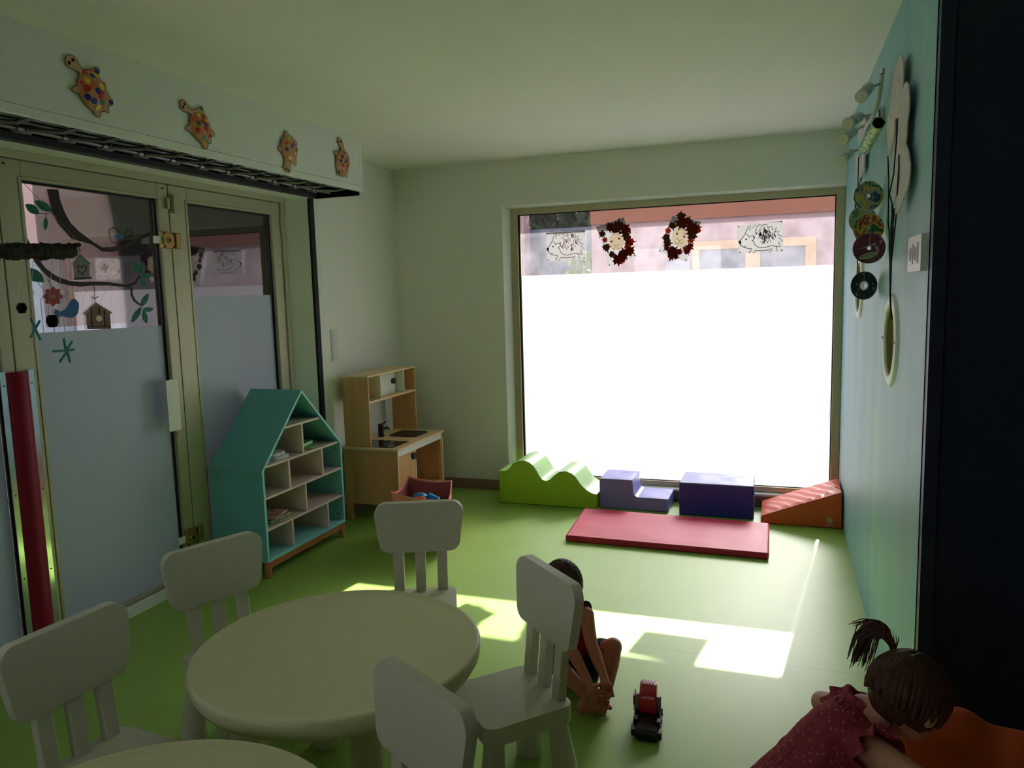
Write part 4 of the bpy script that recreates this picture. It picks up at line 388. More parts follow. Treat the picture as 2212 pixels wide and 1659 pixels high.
# wall behind the camera and outer right wall
bm = new()
for a, b in (((XL - 0.3, Y0 - 0.12, 0), (XE, Y0, 1.2)), ((XL - 0.3, Y0 - 0.12, 2.3), (XE, Y0, H)), ((XL - 0.3, Y0 - 0.12, 1.2), (-2.5, Y0, 2.3)), ((-0.9, Y0 - 0.12, 1.2), (XE, Y0, 2.3))): box(bm, a, b)
struct('wall_front', bm, M['wall'], 'plain wall behind the viewer', 'wall', smooth=False)
struct('wall_right_outer', B((XE, Y0, 0), (XE + 0.12, 2.6, H)), M['wall'], 'far right wall behind the viewer', 'wall', smooth=False)
RX0, RX1, RZ0, RZ1 = -2.5, -0.9, 1.2, 2.3
wf = struct('window_4', box(box(box(box(new(), (RX0, Y0 - 0.08, RZ0), (RX0 + 0.06, Y0 - 0.02, RZ1)), (RX1 - 0.06, Y0 - 0.08, RZ0), (RX1, Y0 - 0.02, RZ1)), (RX0 + 0.06, Y0 - 0.08, RZ0), (RX1 - 0.06, Y0 - 0.02, RZ0 + 0.06)), (RX0 + 0.06, Y0 - 0.08, RZ1 - 0.06), (RX1 - 0.06, Y0 - 0.02, RZ1)), M['alu'], 'unseen window added behind the viewer for fill daylight', 'window')  # out of view, put in to fill the room with daylight
obj('glass_pane', B((RX0 + 0.06, Y0 - 0.053, RZ0 + 0.06), (RX1 - 0.06, Y0 - 0.047, RZ1 - 0.06)), M['glass'], wf, smooth=False)
# back wall with the window opening
WL, WR, WT, WB = -1.967, XR, 2.168, 0.088
bm = new(); box(bm, (XL - 0.1, D, 0), (WL, D + 0.30, H)); box(bm, (WL, D, WT), (XR + 0.2, D + 0.30, H)); box(bm, (WL, D, 0), (XR + 0.2, D + 0.30, WB))
box(bm, (XR + 0.0005, D, WB), (XR + 0.2, D + 0.30, WT))
struct('wall_back', bm, M['wall'], 'pale green back wall around the shop window', 'wall', smooth=False)
# blue partition wall with two round portholes
def wall_with_holes():
    bm = new(); holes = [(3.095, 1.311, 0.132), (4.335, 1.508, 0.132)]
    outer = [(2.39, 0), (D + 0.06, 0), (D + 0.06, H), (2.39, H)]
    loops = [[Vector((a, b, 0)) for a, b in outer]]
    n = 40
    for cy, cz, r in holes: loops.append([Vector((cy + r * math.cos(-2 * PI * i / n), cz + r * math.sin(-2 * PI * i / n), 0)) for i in range(n)])
    flat = [v for lp in loops for v in lp]
    vsx = [bm.verts.new((XR, v.x, v.y)) for v in flat]
    for t in tessellate_polygon(loops):
        try: bm.faces.new([vsx[i] for i in t])
        except ValueError: pass
    bmesh.ops.recalc_face_normals(bm, faces=bm.faces)
    for f in bm.faces:
        if f.normal.x > 0: f.normal_flip()
    return bm, holes
bm, HOLES = wall_with_holes()
me = bpy.data.meshes.new('wall_right'); bm.to_mesh(me); bm.free(); o = bpy.data.objects.new('wall_right', me); COL.objects.link(o); me.materials.append(M['blue'])
tag(o, 'light blue brushed side wall with two round portholes', 'wall', kind='structure')
bm = new(); box(bm, (XR + 0.13, 2.42, 0), (XR + 0.16, D + 0.06, H))
struct('wall_right_core', bm, M['olive_lining'], 'inner face of the blue partition seen through the portholes', 'wall', smooth=False)
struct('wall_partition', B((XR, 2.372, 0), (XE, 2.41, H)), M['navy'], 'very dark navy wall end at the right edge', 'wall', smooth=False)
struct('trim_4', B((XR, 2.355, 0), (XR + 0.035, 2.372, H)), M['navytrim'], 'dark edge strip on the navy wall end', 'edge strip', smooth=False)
# tiled baseboard
bm = new()
x = XL
for w in (0.33,) * 9:
    if x < XR - 0.02: box(bm, (x + 0.001, D - 0.012, 0), (min(x + w - 0.001, XR), D, 0.078))
    x += w
struct('baseboard_back', bm, M['tile'], 'brown tile baseboard under the back wall', 'baseboard', bevel=0.002)
struct('baseboard_left', B((XL, 4.345, 0), (XL + 0.012, D - 0.012, 0.078)), M['tile'], 'brown tile baseboard behind the play kitchen', 'baseboard', bevel=0.002)

# ---------------------------------------------------------------- window_1
GX0, GX1, GZ0, GZ1, FZ = -1.868, 0.3366, 0.128, 2.105, 1.653
bm = new()
for a, b in (((-1.925, 5.456, 0.09), (GX0, 5.54, 2.152)), ((GX1, 5.456, 0.09), (XR, 5.54, 2.152)), ((GX0, 5.456, GZ1), (GX1, 5.54, 2.152)), ((GX0, 5.456, 0.09), (GX1, 5.54, GZ0))): box(bm, a, b)
win = struct('window_1', bm, M['alu_dark'], 'large fixed shop window, frosted below and clear above', 'window', bevel=0.003)
bm = new(); prism(bm, [(WL - 0.001, D - 0.001), (-1.924, 5.457), (-1.924, 5.52), (WL - 0.001, 5.52)], 2, 0.09, WT)
prism(bm, [(D - 0.001, WT + 0.001), (5.457, 2.151), (5.52, 2.151), (5.52, WT + 0.001)], 0, WL, XR)
obj('reveal_lining', bm, M['white_paint'], win, smooth=False)
obj('sill', B((WL, D - 0.004, 0.070), (XR, 5.456, 0.0895)), M['white_paint'], win, bevel=0.002)
bm = new()
for a, b in (((GX0, 5.474, GZ0), (GX0 + 0.012, 5.492, GZ1)), ((GX1 - 0.006, 5.474, GZ0), (GX1, 5.492, GZ1)), ((GX0, 5.474, GZ1 - 0.006), (GX1, 5.492, GZ1)), ((GX0, 5.474, GZ0), (GX1, 5.492, GZ0 + 0.005))): box(bm, a, b)
obj('rubber_seal', bm, M['gasket'], win, smooth=False)
obj('glass_pane', B((GX0, GL, GZ0), (GX1, GL + 0.005, GZ1)), M['glass'], win, smooth=False)
# frosted film with its worn edge on the right
fp = [(GX0 + 0.012, GZ0 + 0.004), (0.325, GZ0 + 0.004), (0.3305, 0.30), (0.3305, 0.50), (0.326, 0.56), (0.318, 0.60), (0.321, 0.68), (0.3275, 0.755), (0.3305, 0.80), (0.3305, FZ), (GX0 + 0.012, FZ)]
bm = new(); fv = [bm.verts.new((a, GL - 0.0018, b)) for a, b in fp]
for t in tessellate_polygon([[Vector((a, b, 0)) for a, b in fp]]): bm.faces.new([fv[i] for i in t])
obj('frosted_film', bm, M['film'], win, smooth=False)['label'] = 'frosted film with a worn right edge'
# concrete head outside that cuts the low sun
struct('trim_5', B((-2.6, 5.60, 2.14), (0.9, 5.72, 2.42)), M['pink_wall'], 'outer lintel above the shop window', 'lintel', smooth=False)

# ---------------------------------------------------------------- glazed doors in the left wall
XF = -3.0; XGd = -3.03
def door(idx, y0, y1, g0, g1, zf, label):
    d = struct('door_%d' % idx, new_frame(y0, y1, g0, g1), M['alu'], label, 'door', bevel=0.002)
    obj('glass_pane', B((XGd - 0.006, g0, 0.06), (XGd, g1, 2.05)), M['door_glass'], d, smooth=False)
    if zf > 0: obj('frosted_film', B((XGd + 0.0006, g0 + 0.002, 0.062), (XGd + 0.0016, g1 - 0.012, zf)), M['door_film'], d, smooth=False)
    bm = new()
    for a, b in (((XGd, g1 - 0.010, 0.06), (XGd + 0.012, g1, 2.05)), ((XGd, g0, 2.040), (XGd + 0.012, g1, 2.05))): box(bm, a, b)
    obj('rubber_seal', bm, M['gasket'], d, smooth=False)
    return d
def new_frame(y0, y1, g0, g1):
    bm = new(); x0, x1 = -3.06, XF
    box(bm, (x0, y0, 0.012), (x1, g0, 2.128)); box(bm, (x0, g1, 0.012), (x1, y1, 2.128))
    box(bm, (x0, g0, 2.05), (x1, g1, 2.128)); box(bm, (x0, g0, 0.012), (x1, g1, 0.06))
    # raised glazing beads
    for a, b in (((XGd, g0 - 0.016, 0.05), (XF + 0.004, g0 - 0.001, 2.062)), ((XGd, g1 + 0.001, 0.05), (XF + 0.004, g1 + 0.016, 2.062)), ((XGd, g0, 2.051), (XF + 0.004, g1, 2.064))): box(bm, a, b)
    return bm
d1 = door(1, 3.190, 4.118, 3.318, 4.030, 1.553, 'glazed aluminium door leaf behind the turquoise shelf')
d2 = door(2, 2.268, 3.184, 2.376, 3.114, 1.406, 'glazed aluminium door leaf with painted branches and birds')
d3 = door(3, 1.345, 2.262, 1.450, 2.205, 1.406, 'glazed aluminium door leaf at the left edge, beyond the red strip')
d4 = door(4, 0.422, 1.339, 0.530, 1.280, 1.406, 'glazed aluminium door leaf out of frame on the left')
bm = new(); box(bm, (-3.08, YD0, 2.131), (-2.985, 4.155, ZD)); box(bm, (-3.08, 4.121, 0), (-2.99, 4.155, 2.131)); box(bm, (-3.08, YD0, 0), (-2.99, 0.419, 2.131))
struct('trim_6', bm, M['alu'], 'aluminium outer frame around the glazed doors', 'door frame', bevel=0.002)
bm = new(); box(bm, (-3.10, YD0, 0), (-2.965, 4.12, 0.011)); box(bm, (-2.99, YD0, 0.011), (-2.968, 4.12, 0.052))
struct('trim_7', bm, M['white_paint'], 'pale worn threshold under the glazed doors', 'threshold', bevel=0.002)
# door hardware
def brass_lock(z, d):
    lk = obj('brass_lock', B((XF, 3.105, z - 0.042), (XF + 0.028, 3.180, z + 0.042)), M['brass'], d, bevel=0.004)
    obj('keyhole_ring', cyl(new(), (XF + 0.028, 3.142, z), (XF + 0.034, 3.142, z), 0.017, 0.014), M['brass'], lk)
    obj('keyhole', cyl(new(), (XF + 0.033, 3.142, z), (XF + 0.0355, 3.142, z), 0.008), M['gasket'], lk)
    bm = new()
    for yy in (3.114, 3.171):
        for zz in (-0.034, 0.034): cyl(bm, (XF + 0.027, yy, z + zz), (XF + 0.0295, yy, z + zz), 0.005, n=10)
    obj('screws', bm, M['gasket'], lk)
    obj('bolt', B((XF + 0.004, 3.060, z - 0.018), (XF + 0.016, 3.1045, z + 0.018)), M['kwhite'], lk)
    kp = obj('lock_keeper', B((XF, 3.196, z - 0.040), (XF + 0.024, 3.232, z + 0.040)), M['brass'], d1, bevel=0.004)
brass_lock(1.842, d2); brass_lock(0.262, d2)
obj('pull_plate', prism(new(), [(XF, 3.105), (XF + 0.045, 3.105), (XF + 0.052, 3.10), (XF + 0.052, 3.018), (XF + 0.047, 3.018), (XF + 0.047, 3.098), (XF, 3.098)], 2, 0.862, 1.128), M['kwhite'], d2, bevel=0.001)['label'] = 'pale bent pull plate'
bm = new(); box(bm, (XF, 3.108, 0.795), (XF + 0.006, 3.135, 0.86)); box(bm, (XF + 0.006, 3.113, 0.82), (XF + 0.014, 3.130, 0.845))
obj('latch', bm, M['alu_dark'], d2, bevel=0.001)
obj('door_sensor', B((XF, 3.200, 1.985), (XF + 0.024, 3.238, 2.078)), M['alu'], d1, bevel=0.002)
obj('sensor_magnet', B((XF, 3.165, 2.005), (XF + 0.016, 3.181, 2.058)), M['alu'], d2, bevel=0.002)
bm = new(); cyl(bm, (XF + 0.006, 4.121, 1.96), (XF + 0.006, 4.121, 2.055), 0.007, n=12); obj('hinge', bm, M['alu'], d1)
for yy in (2.300, 3.145):
    bm = new(); tube(bm, [(XF, yy, 2.105), (XF + 0.012, yy, 2.103), (XF + 0.016, yy - 0.008, 2.108)], 0.0025, 6); obj('hook', bm, M['gasket'], d2)
# paint on the glass of door_2
PD = DATA['door']
def paint(name, key, m, t=0.0012, lift=0.0):
    for q in PD[key]:
        bm = new(); prism(bm, q, 0, XGd + 0.0005 + lift, XGd + 0.0005 + lift + t); obj(name, bm, M[m], d2, smooth=False)
paint('painted_branch', 'painted_branch', 'p_bark', 0.002)
paint('painted_leaf', 'painted_leaf', 'p_teal', 0.0018, 0.0006)
paint('painted_flower', 'painted_flower', 'p_red', 0.0016); paint('flower_centre', 'flower_centre', 'p_yellow', 0.0012, 0.002)
paint('painted_blue_bird', 'painted_blue_bird', 'p_blue', 0.002, 0.001)
paint('painted_wing', 'blue_wing', 'p_blue', 0.0016)
paint('painted_birdhouse', 'birdhouse_a', 'p_grey', 0.0012); paint('birdhouse_roof', 'birdhouse_a_roof', 'p_roof', 0.0012, 0.0014); paint('birdhouse_base', 'birdhouse_a_base', 'p_purple', 0.0012, 0.0014)
paint('painted_birdhouse', 'birdhouse_b', 'p_brown', 0.0012); paint('birdhouse_roof', 'birdhouse_b_roof', 'p_grey', 0.0012, 0.0014); paint('birdhouse_hole', 'birdhouse_b_hole', 'pages', 0.0012, 0.0014)
bm = new()
for st in PD['strokes']: tube(bm, [(XGd + 0.003, a, b) for a, b in st], 0.0014, 5)
obj('ink_outline', bm, M['ink'], d2)

# ---------------------------------------------------------------- roller shutter box above the doors
XB = -2.5015
sb = thing('roller_shutter_box', 'long white shutter box above the glazed doors, open underneath', 'shutter box', (XL, 4.31, 2.19))
ZB = 2.185; YB0 = -0.6
obj('front_panel', B((XB - 0.016, YB0, ZB + 0.034), (XB, 4.284, H - 0.001)), M['box_white'], sb, smooth=False)
obj('corner_strip', B((XB - 0.016, 4.286, ZB + 0.034), (XB, 4.312, H - 0.022)), M['white_paint'], sb, smooth=False)
obj('bottom_trim', B((XB - 0.020, YB0, ZB), (XB + 0.003, 4.312, ZB + 0.0325)), M['white_paint'], sb, bevel=0.002)
bm = new(); box(bm, (XL + 0.001, 4.300, ZB - 0.022), (XB - 0.017, 4.311, H - 0.001)); obj('end_panel', bm, M['white_paint'], sb, smooth=False)
bm = new(); box(bm, (XL + 0.001, 4.291, ZB - 0.020), (XB - 0.021, 4.2995, H - 0.005)); box(bm, (XL + 0.001, YB0, 2.36), (XB - 0.02, 4.29, 2.37)); box(bm, (XB - 0.024, YB0, ZB + 0.004), (XB - 0.0205, 4.29, 2.36)); box(bm, (XL + 0.0005, YB0, 2.20), (XL + 0.004, 4.29, 2.36))
obj('dark_lining', bm, M['dark_hollow'], sb, smooth=False)
obj('angle_iron', B((XL + 0.001, YB0, 2.166), (XL + 0.045, 4.262, 2.198)), M['black'], sb, bevel=0.002)
cap = cyl(new(), (XL + 0.03, 4.318, 2.175), (XL + 0.045, 4.318, 2.175), 0.018, n=20); obj('end_cap', cap, M['white_paint'], sb)
rs = thing('roller_shutter', 'dark steel grille of the shutter rolled inside the white box', 'roller shutter', (XL + 0.1, 4.2, 2.25))
rods = [(-2.79, 2.235), (-2.72, 2.190), (-2.62, 2.210), (-2.55, 2.25), (-2.68, 2.29), (-2.76, 2.31)]
for (x, z) in rods: obj('grille_rod', cyl(new(), (x, YB0 + 0.02, z), (x, 4.27, z), 0.008, n=10), M['steel'], rs)
y = 2.185 - 0.191 * 9
while y < 4.2:
    bm = new()
    tube(bm, [(-2.82, y, 2.24), (-2.75, y - 0.01, 2.192), (-2.705, y + 0.01, 2.188)], 0.013, 8)
    tube(bm, [(-2.72, y, 2.190), (-2.63, y + 0.10, 2.190), (-2.53, y + 0.11, 2.205)], 0.009, 8)
    tube(bm, [(-2.66, y + 0.1, 2.31), (-2.64, y + 0.1, 2.23)], 0.010, 8)
    cyl(bm, (-2.722, y - 0.03, 2.190), (-2.722, y + 0.03, 2.190), 0.016, n=10)
    obj('grille_link', bm, M['steel'], rs)
    y += 0.191

# ---------------------------------------------------------------- red hinge guard
g = thing('hinge_guard', 'tall crimson finger guard strip between two silver rails on the door frame', 'hinge guard', (-2.99, 2.26, 0.05))
y0, y1 = 2.190, 2.340
z1 = 1.258
for a, b in ((y0, y0 + 0.026), (y1 - 0.026, y1)):
    r_ = obj('rail', B((XF + 0.0005, a, 0.05), (XF + 0.005, b, z1)), M['alu_mirror'], g, bevel=0.0008)
    for zz in (1.20, 0.74, 0.38): obj('screw', cyl(new(), (XF + 0.005, (a + b) / 2, zz), (XF + 0.0066, (a + b) / 2, zz), 0.0032, n=10), M['gasket'], r_)
bm = new(); n = 14; prof = []
for i in range(n + 1): t = i / n; prof.append((XF + 0.003 + 0.034 * math.sin(PI * t) ** 0.7, y0 + 0.024 + (y1 - y0 - 0.048) * t))
prof2 = [(a - 0.002, b) for a, b in reversed(prof)]
prism(bm, prof + prof2, 2, 0.05, z1 - 0.004); obj('flexible_cover', bm, M['crimson'], g, angle=60)

# ---------------------------------------------------------------- turtles on the shutter box
names = ['largest brown card turtle, leftmost on the shutter box, with red, blue and yellow dots',
         'brown card turtle with red, yellow and green dots, second from the left',
         'brown card turtle hanging head down with blue and yellow dots on the shutter box',
         'slim brown card turtle with blue and red dots nearest the end of the shutter box']
for T_, nm in zip(DATA['turtles'], names):
    s0 = T_['s'][0]
    t = thing('turtle_cutout', nm, 'turtle craft', (XB, s0[0], s0[1]), group='card turtles on the shutter box')
    for _ in range(2): T_['o'] = [p_ for (a, b) in zip(T_['o'], T_['o'][1:] + T_['o'][:1]) for p_ in ((a[0] * .75 + b[0] * .25, a[1] * .75 + b[1] * .25), (a[0] * .25 + b[0] * .75, a[1] * .25 + b[1] * .75))]
    bm = new(); prism(bm, T_['o'], 0, XB + 0.006, XB + 0.0085); obj('card_body', bm, M['kraft'], t, smooth=False)
    ol = [(XB + 0.0085, a, b) for a, b in T_['o']]; ol.append(ol[0])
    obj('ink_outline', tube(new(), ol, 0.0011, 4), M['ink'], t)
    # domed shell
    c = Vector((0, s0[0], s0[1])); ax = Vector((0, T_['s'][2][0] - T_['s'][1][0], T_['s'][2][1] - T_['s'][1][1])); L = ax.length / 2; ax.normalize()
    cen = Vector((XB + 0.006, (T_['s'][1][0] + T_['s'][2][0]) / 2, (T_['s'][1][1] + T_['s'][2][1]) / 2))
    side = Vector((1, 0, 0)).cross(ax)
    ys = [((Vector((0, a, b)) - Vector((0, cen.y, cen.z))).dot(side)) for a, b in T_['o'] if abs((Vector((0, a, b)) - Vector((0, cen.y, cen.z))).dot(ax)) < L * 0.5]
    Wd = min(max(ys), -min(ys)) * 0.93
    bm = new(); R3 = Matrix((Vector((1, 0, 0)), side, ax)).transposed()
    ball(bm, cen, (0.022, Wd, L), 24, R3); bmesh.ops.delete(bm, geom=[v for v in bm.verts if v.co.x < XB + 0.0055], context='VERTS'); obj('shell', bm, M['kraft_shell'], t)
    for (yy, zz, r, cn) in T_['d']:
        dv = Vector((0, yy, zz)) - Vector((0, cen.y, cen.z)); q = (dv.dot(side) / Wd) ** 2 + (dv.dot(ax) / L) ** 2
        xx = XB + 0.0085 if q >= 0.98 else XB + 0.006 + 0.022 * math.sqrt(1 - q)
        xx = max(xx, XB + 0.0087)
        nrm = Vector((1 / 0.022 ** 2 * (xx - XB - 0.006), 0, 0)) + side * (dv.dot(side) / Wd ** 2) + ax * (dv.dot(ax) / L ** 2) if q < 0.98 else Vector((1, 0, 0))
        nrm.normalize(); p0 = Vector((xx, yy, zz))
        obj('sticker', cyl(new(), p0 - nrm * 0.003, p0 + nrm * 0.0014, r * 1.15, n=18), M['s_' + cn], t)
    for (a, b) in T_['e']:
        e_ = obj('eye', cyl(new(), (XB + 0.0085, a, b), (XB + 0.0095, a, b), 0.0065, n=14), M['ink'], t)
    e = T_['e']; mid = ((e[0][0] + e[1][0]) / 2, (e[0][1] + e[1][1]) / 2)

# ---------------------------------------------------------------- drawings taped in the window
YP = 5.478
plab = ['hedgehog drawing with red scribbled spines, leftmost in the window', 'lion face with a dried-leaf mane, tilted left, beside the left hedgehog',
        'lion face with a ragged dark leaf mane, leaning right, in the middle of the window', 'hedgehog drawing with dark brown scribbles, rightmost in the window']
def rib(bm, pts, w):
    tube(bm, [(a, YP - 0.0006, b) for a, b in pts], w, 4)
for i, q in enumerate(DATA['papers']):
    cx = sum(a for a, b in q) / 4; cz = sum(b for a, b in q) / 4
    t = thing('animal_drawing', plab[i], 'drawing', (cx, YP, cz), group='animal drawings taped to the window')
    bm = new(); prism(bm, q, 1, YP, YP + 0.0012); obj('paper', bm, M['paper'], t, smooth=False)
    for (a, b) in q:
        a2 = a + (cx - a) * 0.07; b2 = b + (cz - b) * 0.07
        obj('pin', cyl(new(), (a2, YP - 0.004, b2), (a2, YP, b2), 0.0045, n=12), M['grey_plastic'], t)
    if i in (0, 3):
        k = '' if i == 0 else '2'
        bm = new()
        for st in DATA['hedge' + k]: rib(bm, st, 0.0020)
        ex, ez = DATA['heye' + k]; cyl(bm, (ex, YP - 0.002, ez), (ex, YP, ez), 0.0055, n=12)
        obj('ink_outline', bm, M['ink'], t)
        bm = new(); prism(bm, DATA['hnose' + k], 1, YP - 0.0018, YP - 0.0002); obj('nose', bm, M['ink'] if i == 0 else M['dryleaf1'], t, smooth=False)
        xs = [a for st in DATA['hedge' + k] for a, b in st]; zs = [b for st in DATA['hedge' + k] for a, b in st]
        x0, x1, z0, z1_ = min(xs), max(xs), min(zs), max(zs); rr = random.Random(3 + i)
        for nm_, mm, cnt, wd in (('red_scribble', M['s_red'] if i == 0 else M['dryleaf3'], 60, 0.0016), ('dark_scribble', M['dryleaf0'] if i == 0 else M['ink'], 24 if i == 0 else 60, 0.0015 if i == 0 else 0.002)):
            bm = new()
            for _ in range(cnt):
                a = rr.uniform(-1, 1); b = rr.uniform(-1, 1)
                if a * a + b * b > 1: continue
                if nm_ == 'dark_scribble' and i == 3: a *= 0.5; b *= 0.6
                px_ = x0 + (x1 - x0) * (0.60 + 0.27 * a); pz = z0 + (z1_ - z0) * (0.62 + 0.28 * b)
                an = rr.uniform(-0.5, 0.9) + PI / 2; ln = rr.uniform(0.006, 0.016)
                rib(bm, [(px_ - math.cos(an) * ln, pz - math.sin(an) * ln), (px_ + math.cos(an) * ln, pz + math.sin(an) * ln)], wd)
            obj(nm_, bm, mm, t)
    else:
        Ld = DATA['lion%d' % (i + 1)]; rr = random.Random(11 + i)
        bm = new(); prism(bm, Ld['f'], 1, YP - 0.0080, YP - 0.0074); obj('lion_face', bm, M['lion_face'], t, smooth=False)
        fc = (sum(a for a, b in Ld['f']) / len(Ld['f']), sum(b for a, b in Ld['f']) / len(Ld['f']))
        for (a, b, r, c) in [(a + (a - fc[0]) * 0.10, b + (b - fc[1]) * 0.10, r * 1.22, c) for a, b, r, c in Ld['l']]:
            bm = new(); poly = []; n = 18; ph = math.atan2(b - fc[1], a - fc[0])
            for k in range(n):
                an = 2 * PI * k / n + ph; sp = (0.95 if k % 2 == 0 else 0.62) * (0.85 + 0.3 * rr.random())
                sp *= 1.15 if (k * 5) % n < 5 else 0.9
                poly.append((a + math.cos(an) * r * sp, b + math.sin(an) * r * sp))
            d0 = 0.0022 + rr.random() * 0.004
            prism(bm, poly, 1, YP - d0 - 0.0008, YP - d0); obj('dried_leaf', bm, M['dryleaf%d' % c], t, smooth=False)
        for (a, b) in Ld['e']: obj('eye', cyl(new(), (a, YP - 0.0095, b), (a, YP - 0.0081, b), 0.0075, n=14), M['dryleaf2'], t)
        bm = new(); nn = Ld['n']; tube(bm, [(a, YP - 0.009, b) for a, b in nn], 0.0018, 5)
        mx, mz = nn[1]; tube(bm, [(mx - 0.03, YP - 0.009, mz - 0.012), (mx - 0.015, YP - 0.009, mz - 0.024), (mx, YP - 0.009, mz - 0.006), (mx + 0.016, YP - 0.009, mz - 0.022), (mx + 0.03, YP - 0.009, mz - 0.008)], 0.0016, 5)
        obj('face_lines', bm, M['p_brown'], t)
# ================================================================ FURNITURE
# ---------------------------------------------------------------- children's chairs
def make_chair():
    t = thing('childs_chair', 'chair', 'chair', (0, 0, 0))
    bm = new(); prism(bm, rrect(0.295, 0.290, 0.035, 6, 0, 0.005, w2=0.290), 2, 0.245, 0.300); obj('seat', bm, M['chair'], t, bevel=0.006, bseg=3, world=False)
    tilt = 0.10
    for x in (-0.090, 0.0, 0.090):
        bm = new()
        z0, z1 = 0.296, 0.49
        for (ya, yb) in ((-0.130, -0.102),):
            a = [bm.verts.new((x - 0.0215, ya, z0)), bm.verts.new((x + 0.0215, ya, z0)), bm.verts.new((x + 0.0215, yb, z0)), bm.verts.new((x - 0.0215, yb, z0))]
            s = (z1 - z0) * tilt
            b = [bm.verts.new((x - 0.0215, ya - s, z1)), bm.verts.new((x + 0.0215, ya - s, z1)), bm.verts.new((x + 0.0215, yb - s, z1)), bm.verts.new((x - 0.0215, yb - s, z1))]
            bm.faces.new(a[::-1]); bm.faces.new(b); bridge(bm, a, b)
        obj('back_slat', bm, M['chair'], t, bevel=0.003, world=False)
    bm = new(); prism(bm, rrect(0.368, 0.205, 0.045, 7, 0, 0, w2=0.335), 1, -0.016, 0.016)
    for v in bm.verts:
        bow = 0.012 * (v.co.x / 0.18) ** 2
        y = -0.116 + v.co.y - (v.co.z + 0.5725 - 0.296) * tilt + bow; v.co = Vector((v.co.x, y, v.co.z + 0.5675 + 0.004 * math.cos(v.co.x * 9) * (1 if v.co.z > 0 else 0)))
    obj('backrest', bm, M['chair'], t, bevel=0.006, bseg=3, world=False)
    for sx in (-1, 1):
        for sy in (-1, 1):
            tx, ty = sx * 0.105, 0.005 + sy * 0.105; bx, by = sx * 0.128, 0.005 + sy * 0.128
            bm = new(); tube(bm, [(tx, ty, 0.247), (bx, by, 0.012), (bx, by, 0.0)], [0.029, 0.044, 0.040], 28); obj('leg', bm, M['chair'], t, world=False)
    return t
def place(t, x, y, fx, fy, label):
    t.location = (x, y, 0); t.rotation_euler = (0, 0, math.atan2(fy, fx) - PI / 2); t['label'] = label; t['group'] = 'white chairs around the round tables'
chair = make_chair()
place(chair, -0.762, 2.052, -0.69, -0.724, 'white plastic childs chair in front of the sitting boy, right of the table')
for (x, y, fx, fy, lb) in ((-1.352, 2.622, 0.40, -0.917, 'white plastic childs chair behind the round table, in front of the pink basket'),
                           (-1.765, 2.040, 0.93, -0.37, 'white plastic childs chair left of the round table, beside the turquoise shelf'),
                           (-1.672, 1.415, 0.995, -0.08, 'white plastic childs chair at the lower left, nearest the red door strip'),
                           (-0.808, 1.300, -0.50, -0.866, 'white plastic childs chair seen from behind at the bottom centre, in shade')):
    c = copy_tree(chair); place(c, x, y, fx, fy, lb)
# ---------------------------------------------------------------- round tables
def make_table():
    t = thing('round_table', 'table', 'table', (0, 0, 0))
    prof = [(0.0, 0.4775), (0.385, 0.4775), (0.400, 0.4790), (0.412, 0.4835), (0.420, 0.4835), (0.4265, 0.479), (0.428, 0.470), (0.424, 0.445), (0.412, 0.425), (0.40, 0.421), (0.394, 0.425), (0.394, 0.452), (0.0, 0.452)]
    obj('tabletop', lathe(new(), prof, n=96), M['table'], t, world=False, angle=50)
    for k in range(4):
        a = PI / 4 + k * PI / 2; bm = new()
        tube(bm, [(0.27 * math.cos(a), 0.27 * math.sin(a), 0.452), (0.295 * math.cos(a), 0.295 * math.sin(a), 0.012), (0.295 * math.cos(a), 0.295 * math.sin(a), 0.0)], [0.038, 0.052, 0.048], 28)
        obj('leg', bm, M['table'], t, world=False)
    return t
tb = make_table(); tb.location = (-1.243, 1.867, 0); tb['label'] = 'round pale plastic childrens table in the middle of the chairs'; tb['group'] = 'round childrens tables'
t2 = copy_tree(tb); t2.location = (-1.14, 0.945, 0); t2['label'] = 'round plastic childrens table cut off by the bottom edge, only its rim in view'

# ---------------------------------------------------------------- turquoise house shelf
hs = thing('house_bookcase', 'turquoise house-shaped bookcase with pink shelves on wooden feet', 'bookcase', (-2.79, 3.694, 0))
hx0, hx1, hy0, hy1, ez, az = -2.972, -2.62, 3.302, 4.086, 0.612, 1.000
ym = 3.694; th = 0.015
for a, b in ((hy0, hy0 + th), (hy1 - th, hy1)):
    sp = obj('side_panel', B((hx0, a, 0.094), (hx1, b, ez + 0.004)), M['teal'], hs, bevel=0.001)
    obj('edge_band', B((hx1, a, 0.094), (hx1 + 0.0015, b, ez)), M['teal_edge'], sp, smooth=False)
obj('bottom_panel', B((hx0, hy0 + th, 0.094), (hx1 + 0.0015, hy1 - th, 0.112)), M['teal_edge'], hs, bevel=0.001)
bm = new(); prism(bm, [(hy0 + 0.01, 0.10), (hy1 - 0.01, 0.10), (hy1 - 0.01, ez), (ym, az - 0.012), (hy0 + 0.01, ez)], 0, hx0, hx0 + 0.006); obj('back_panel', bm, M['pink_board'], hs, smooth=False)
dx = (ym - hy0); dz = az - ez; ln = math.hypot(dx, dz); nx, nz = dz / ln * th, dx / ln * th
for s in (-1, 1):
    e = hy0 - 0.012 if s < 0 else hy1 + 0.012; ez_ = ez - 0.012 * dz / dx
    poly = [(e, ez_), (ym, az), (ym, az - th * 1.25), (e + (-s) * nx * 0.9, ez_ - 0.009 )]
    bm = new(); prism(bm, poly, 0, hx0, hx1 + 0.003); rp = obj('roof_panel', bm, M['teal'], hs, smooth=False)
    bm = new(); prism(bm, poly, 0, hx1 + 0.003, hx1 + 0.0045); obj('edge_band', bm, M['teal_edge'], rp, smooth=False)
shelf_z = (0.812, 0.627, 0.4545, 0.278)
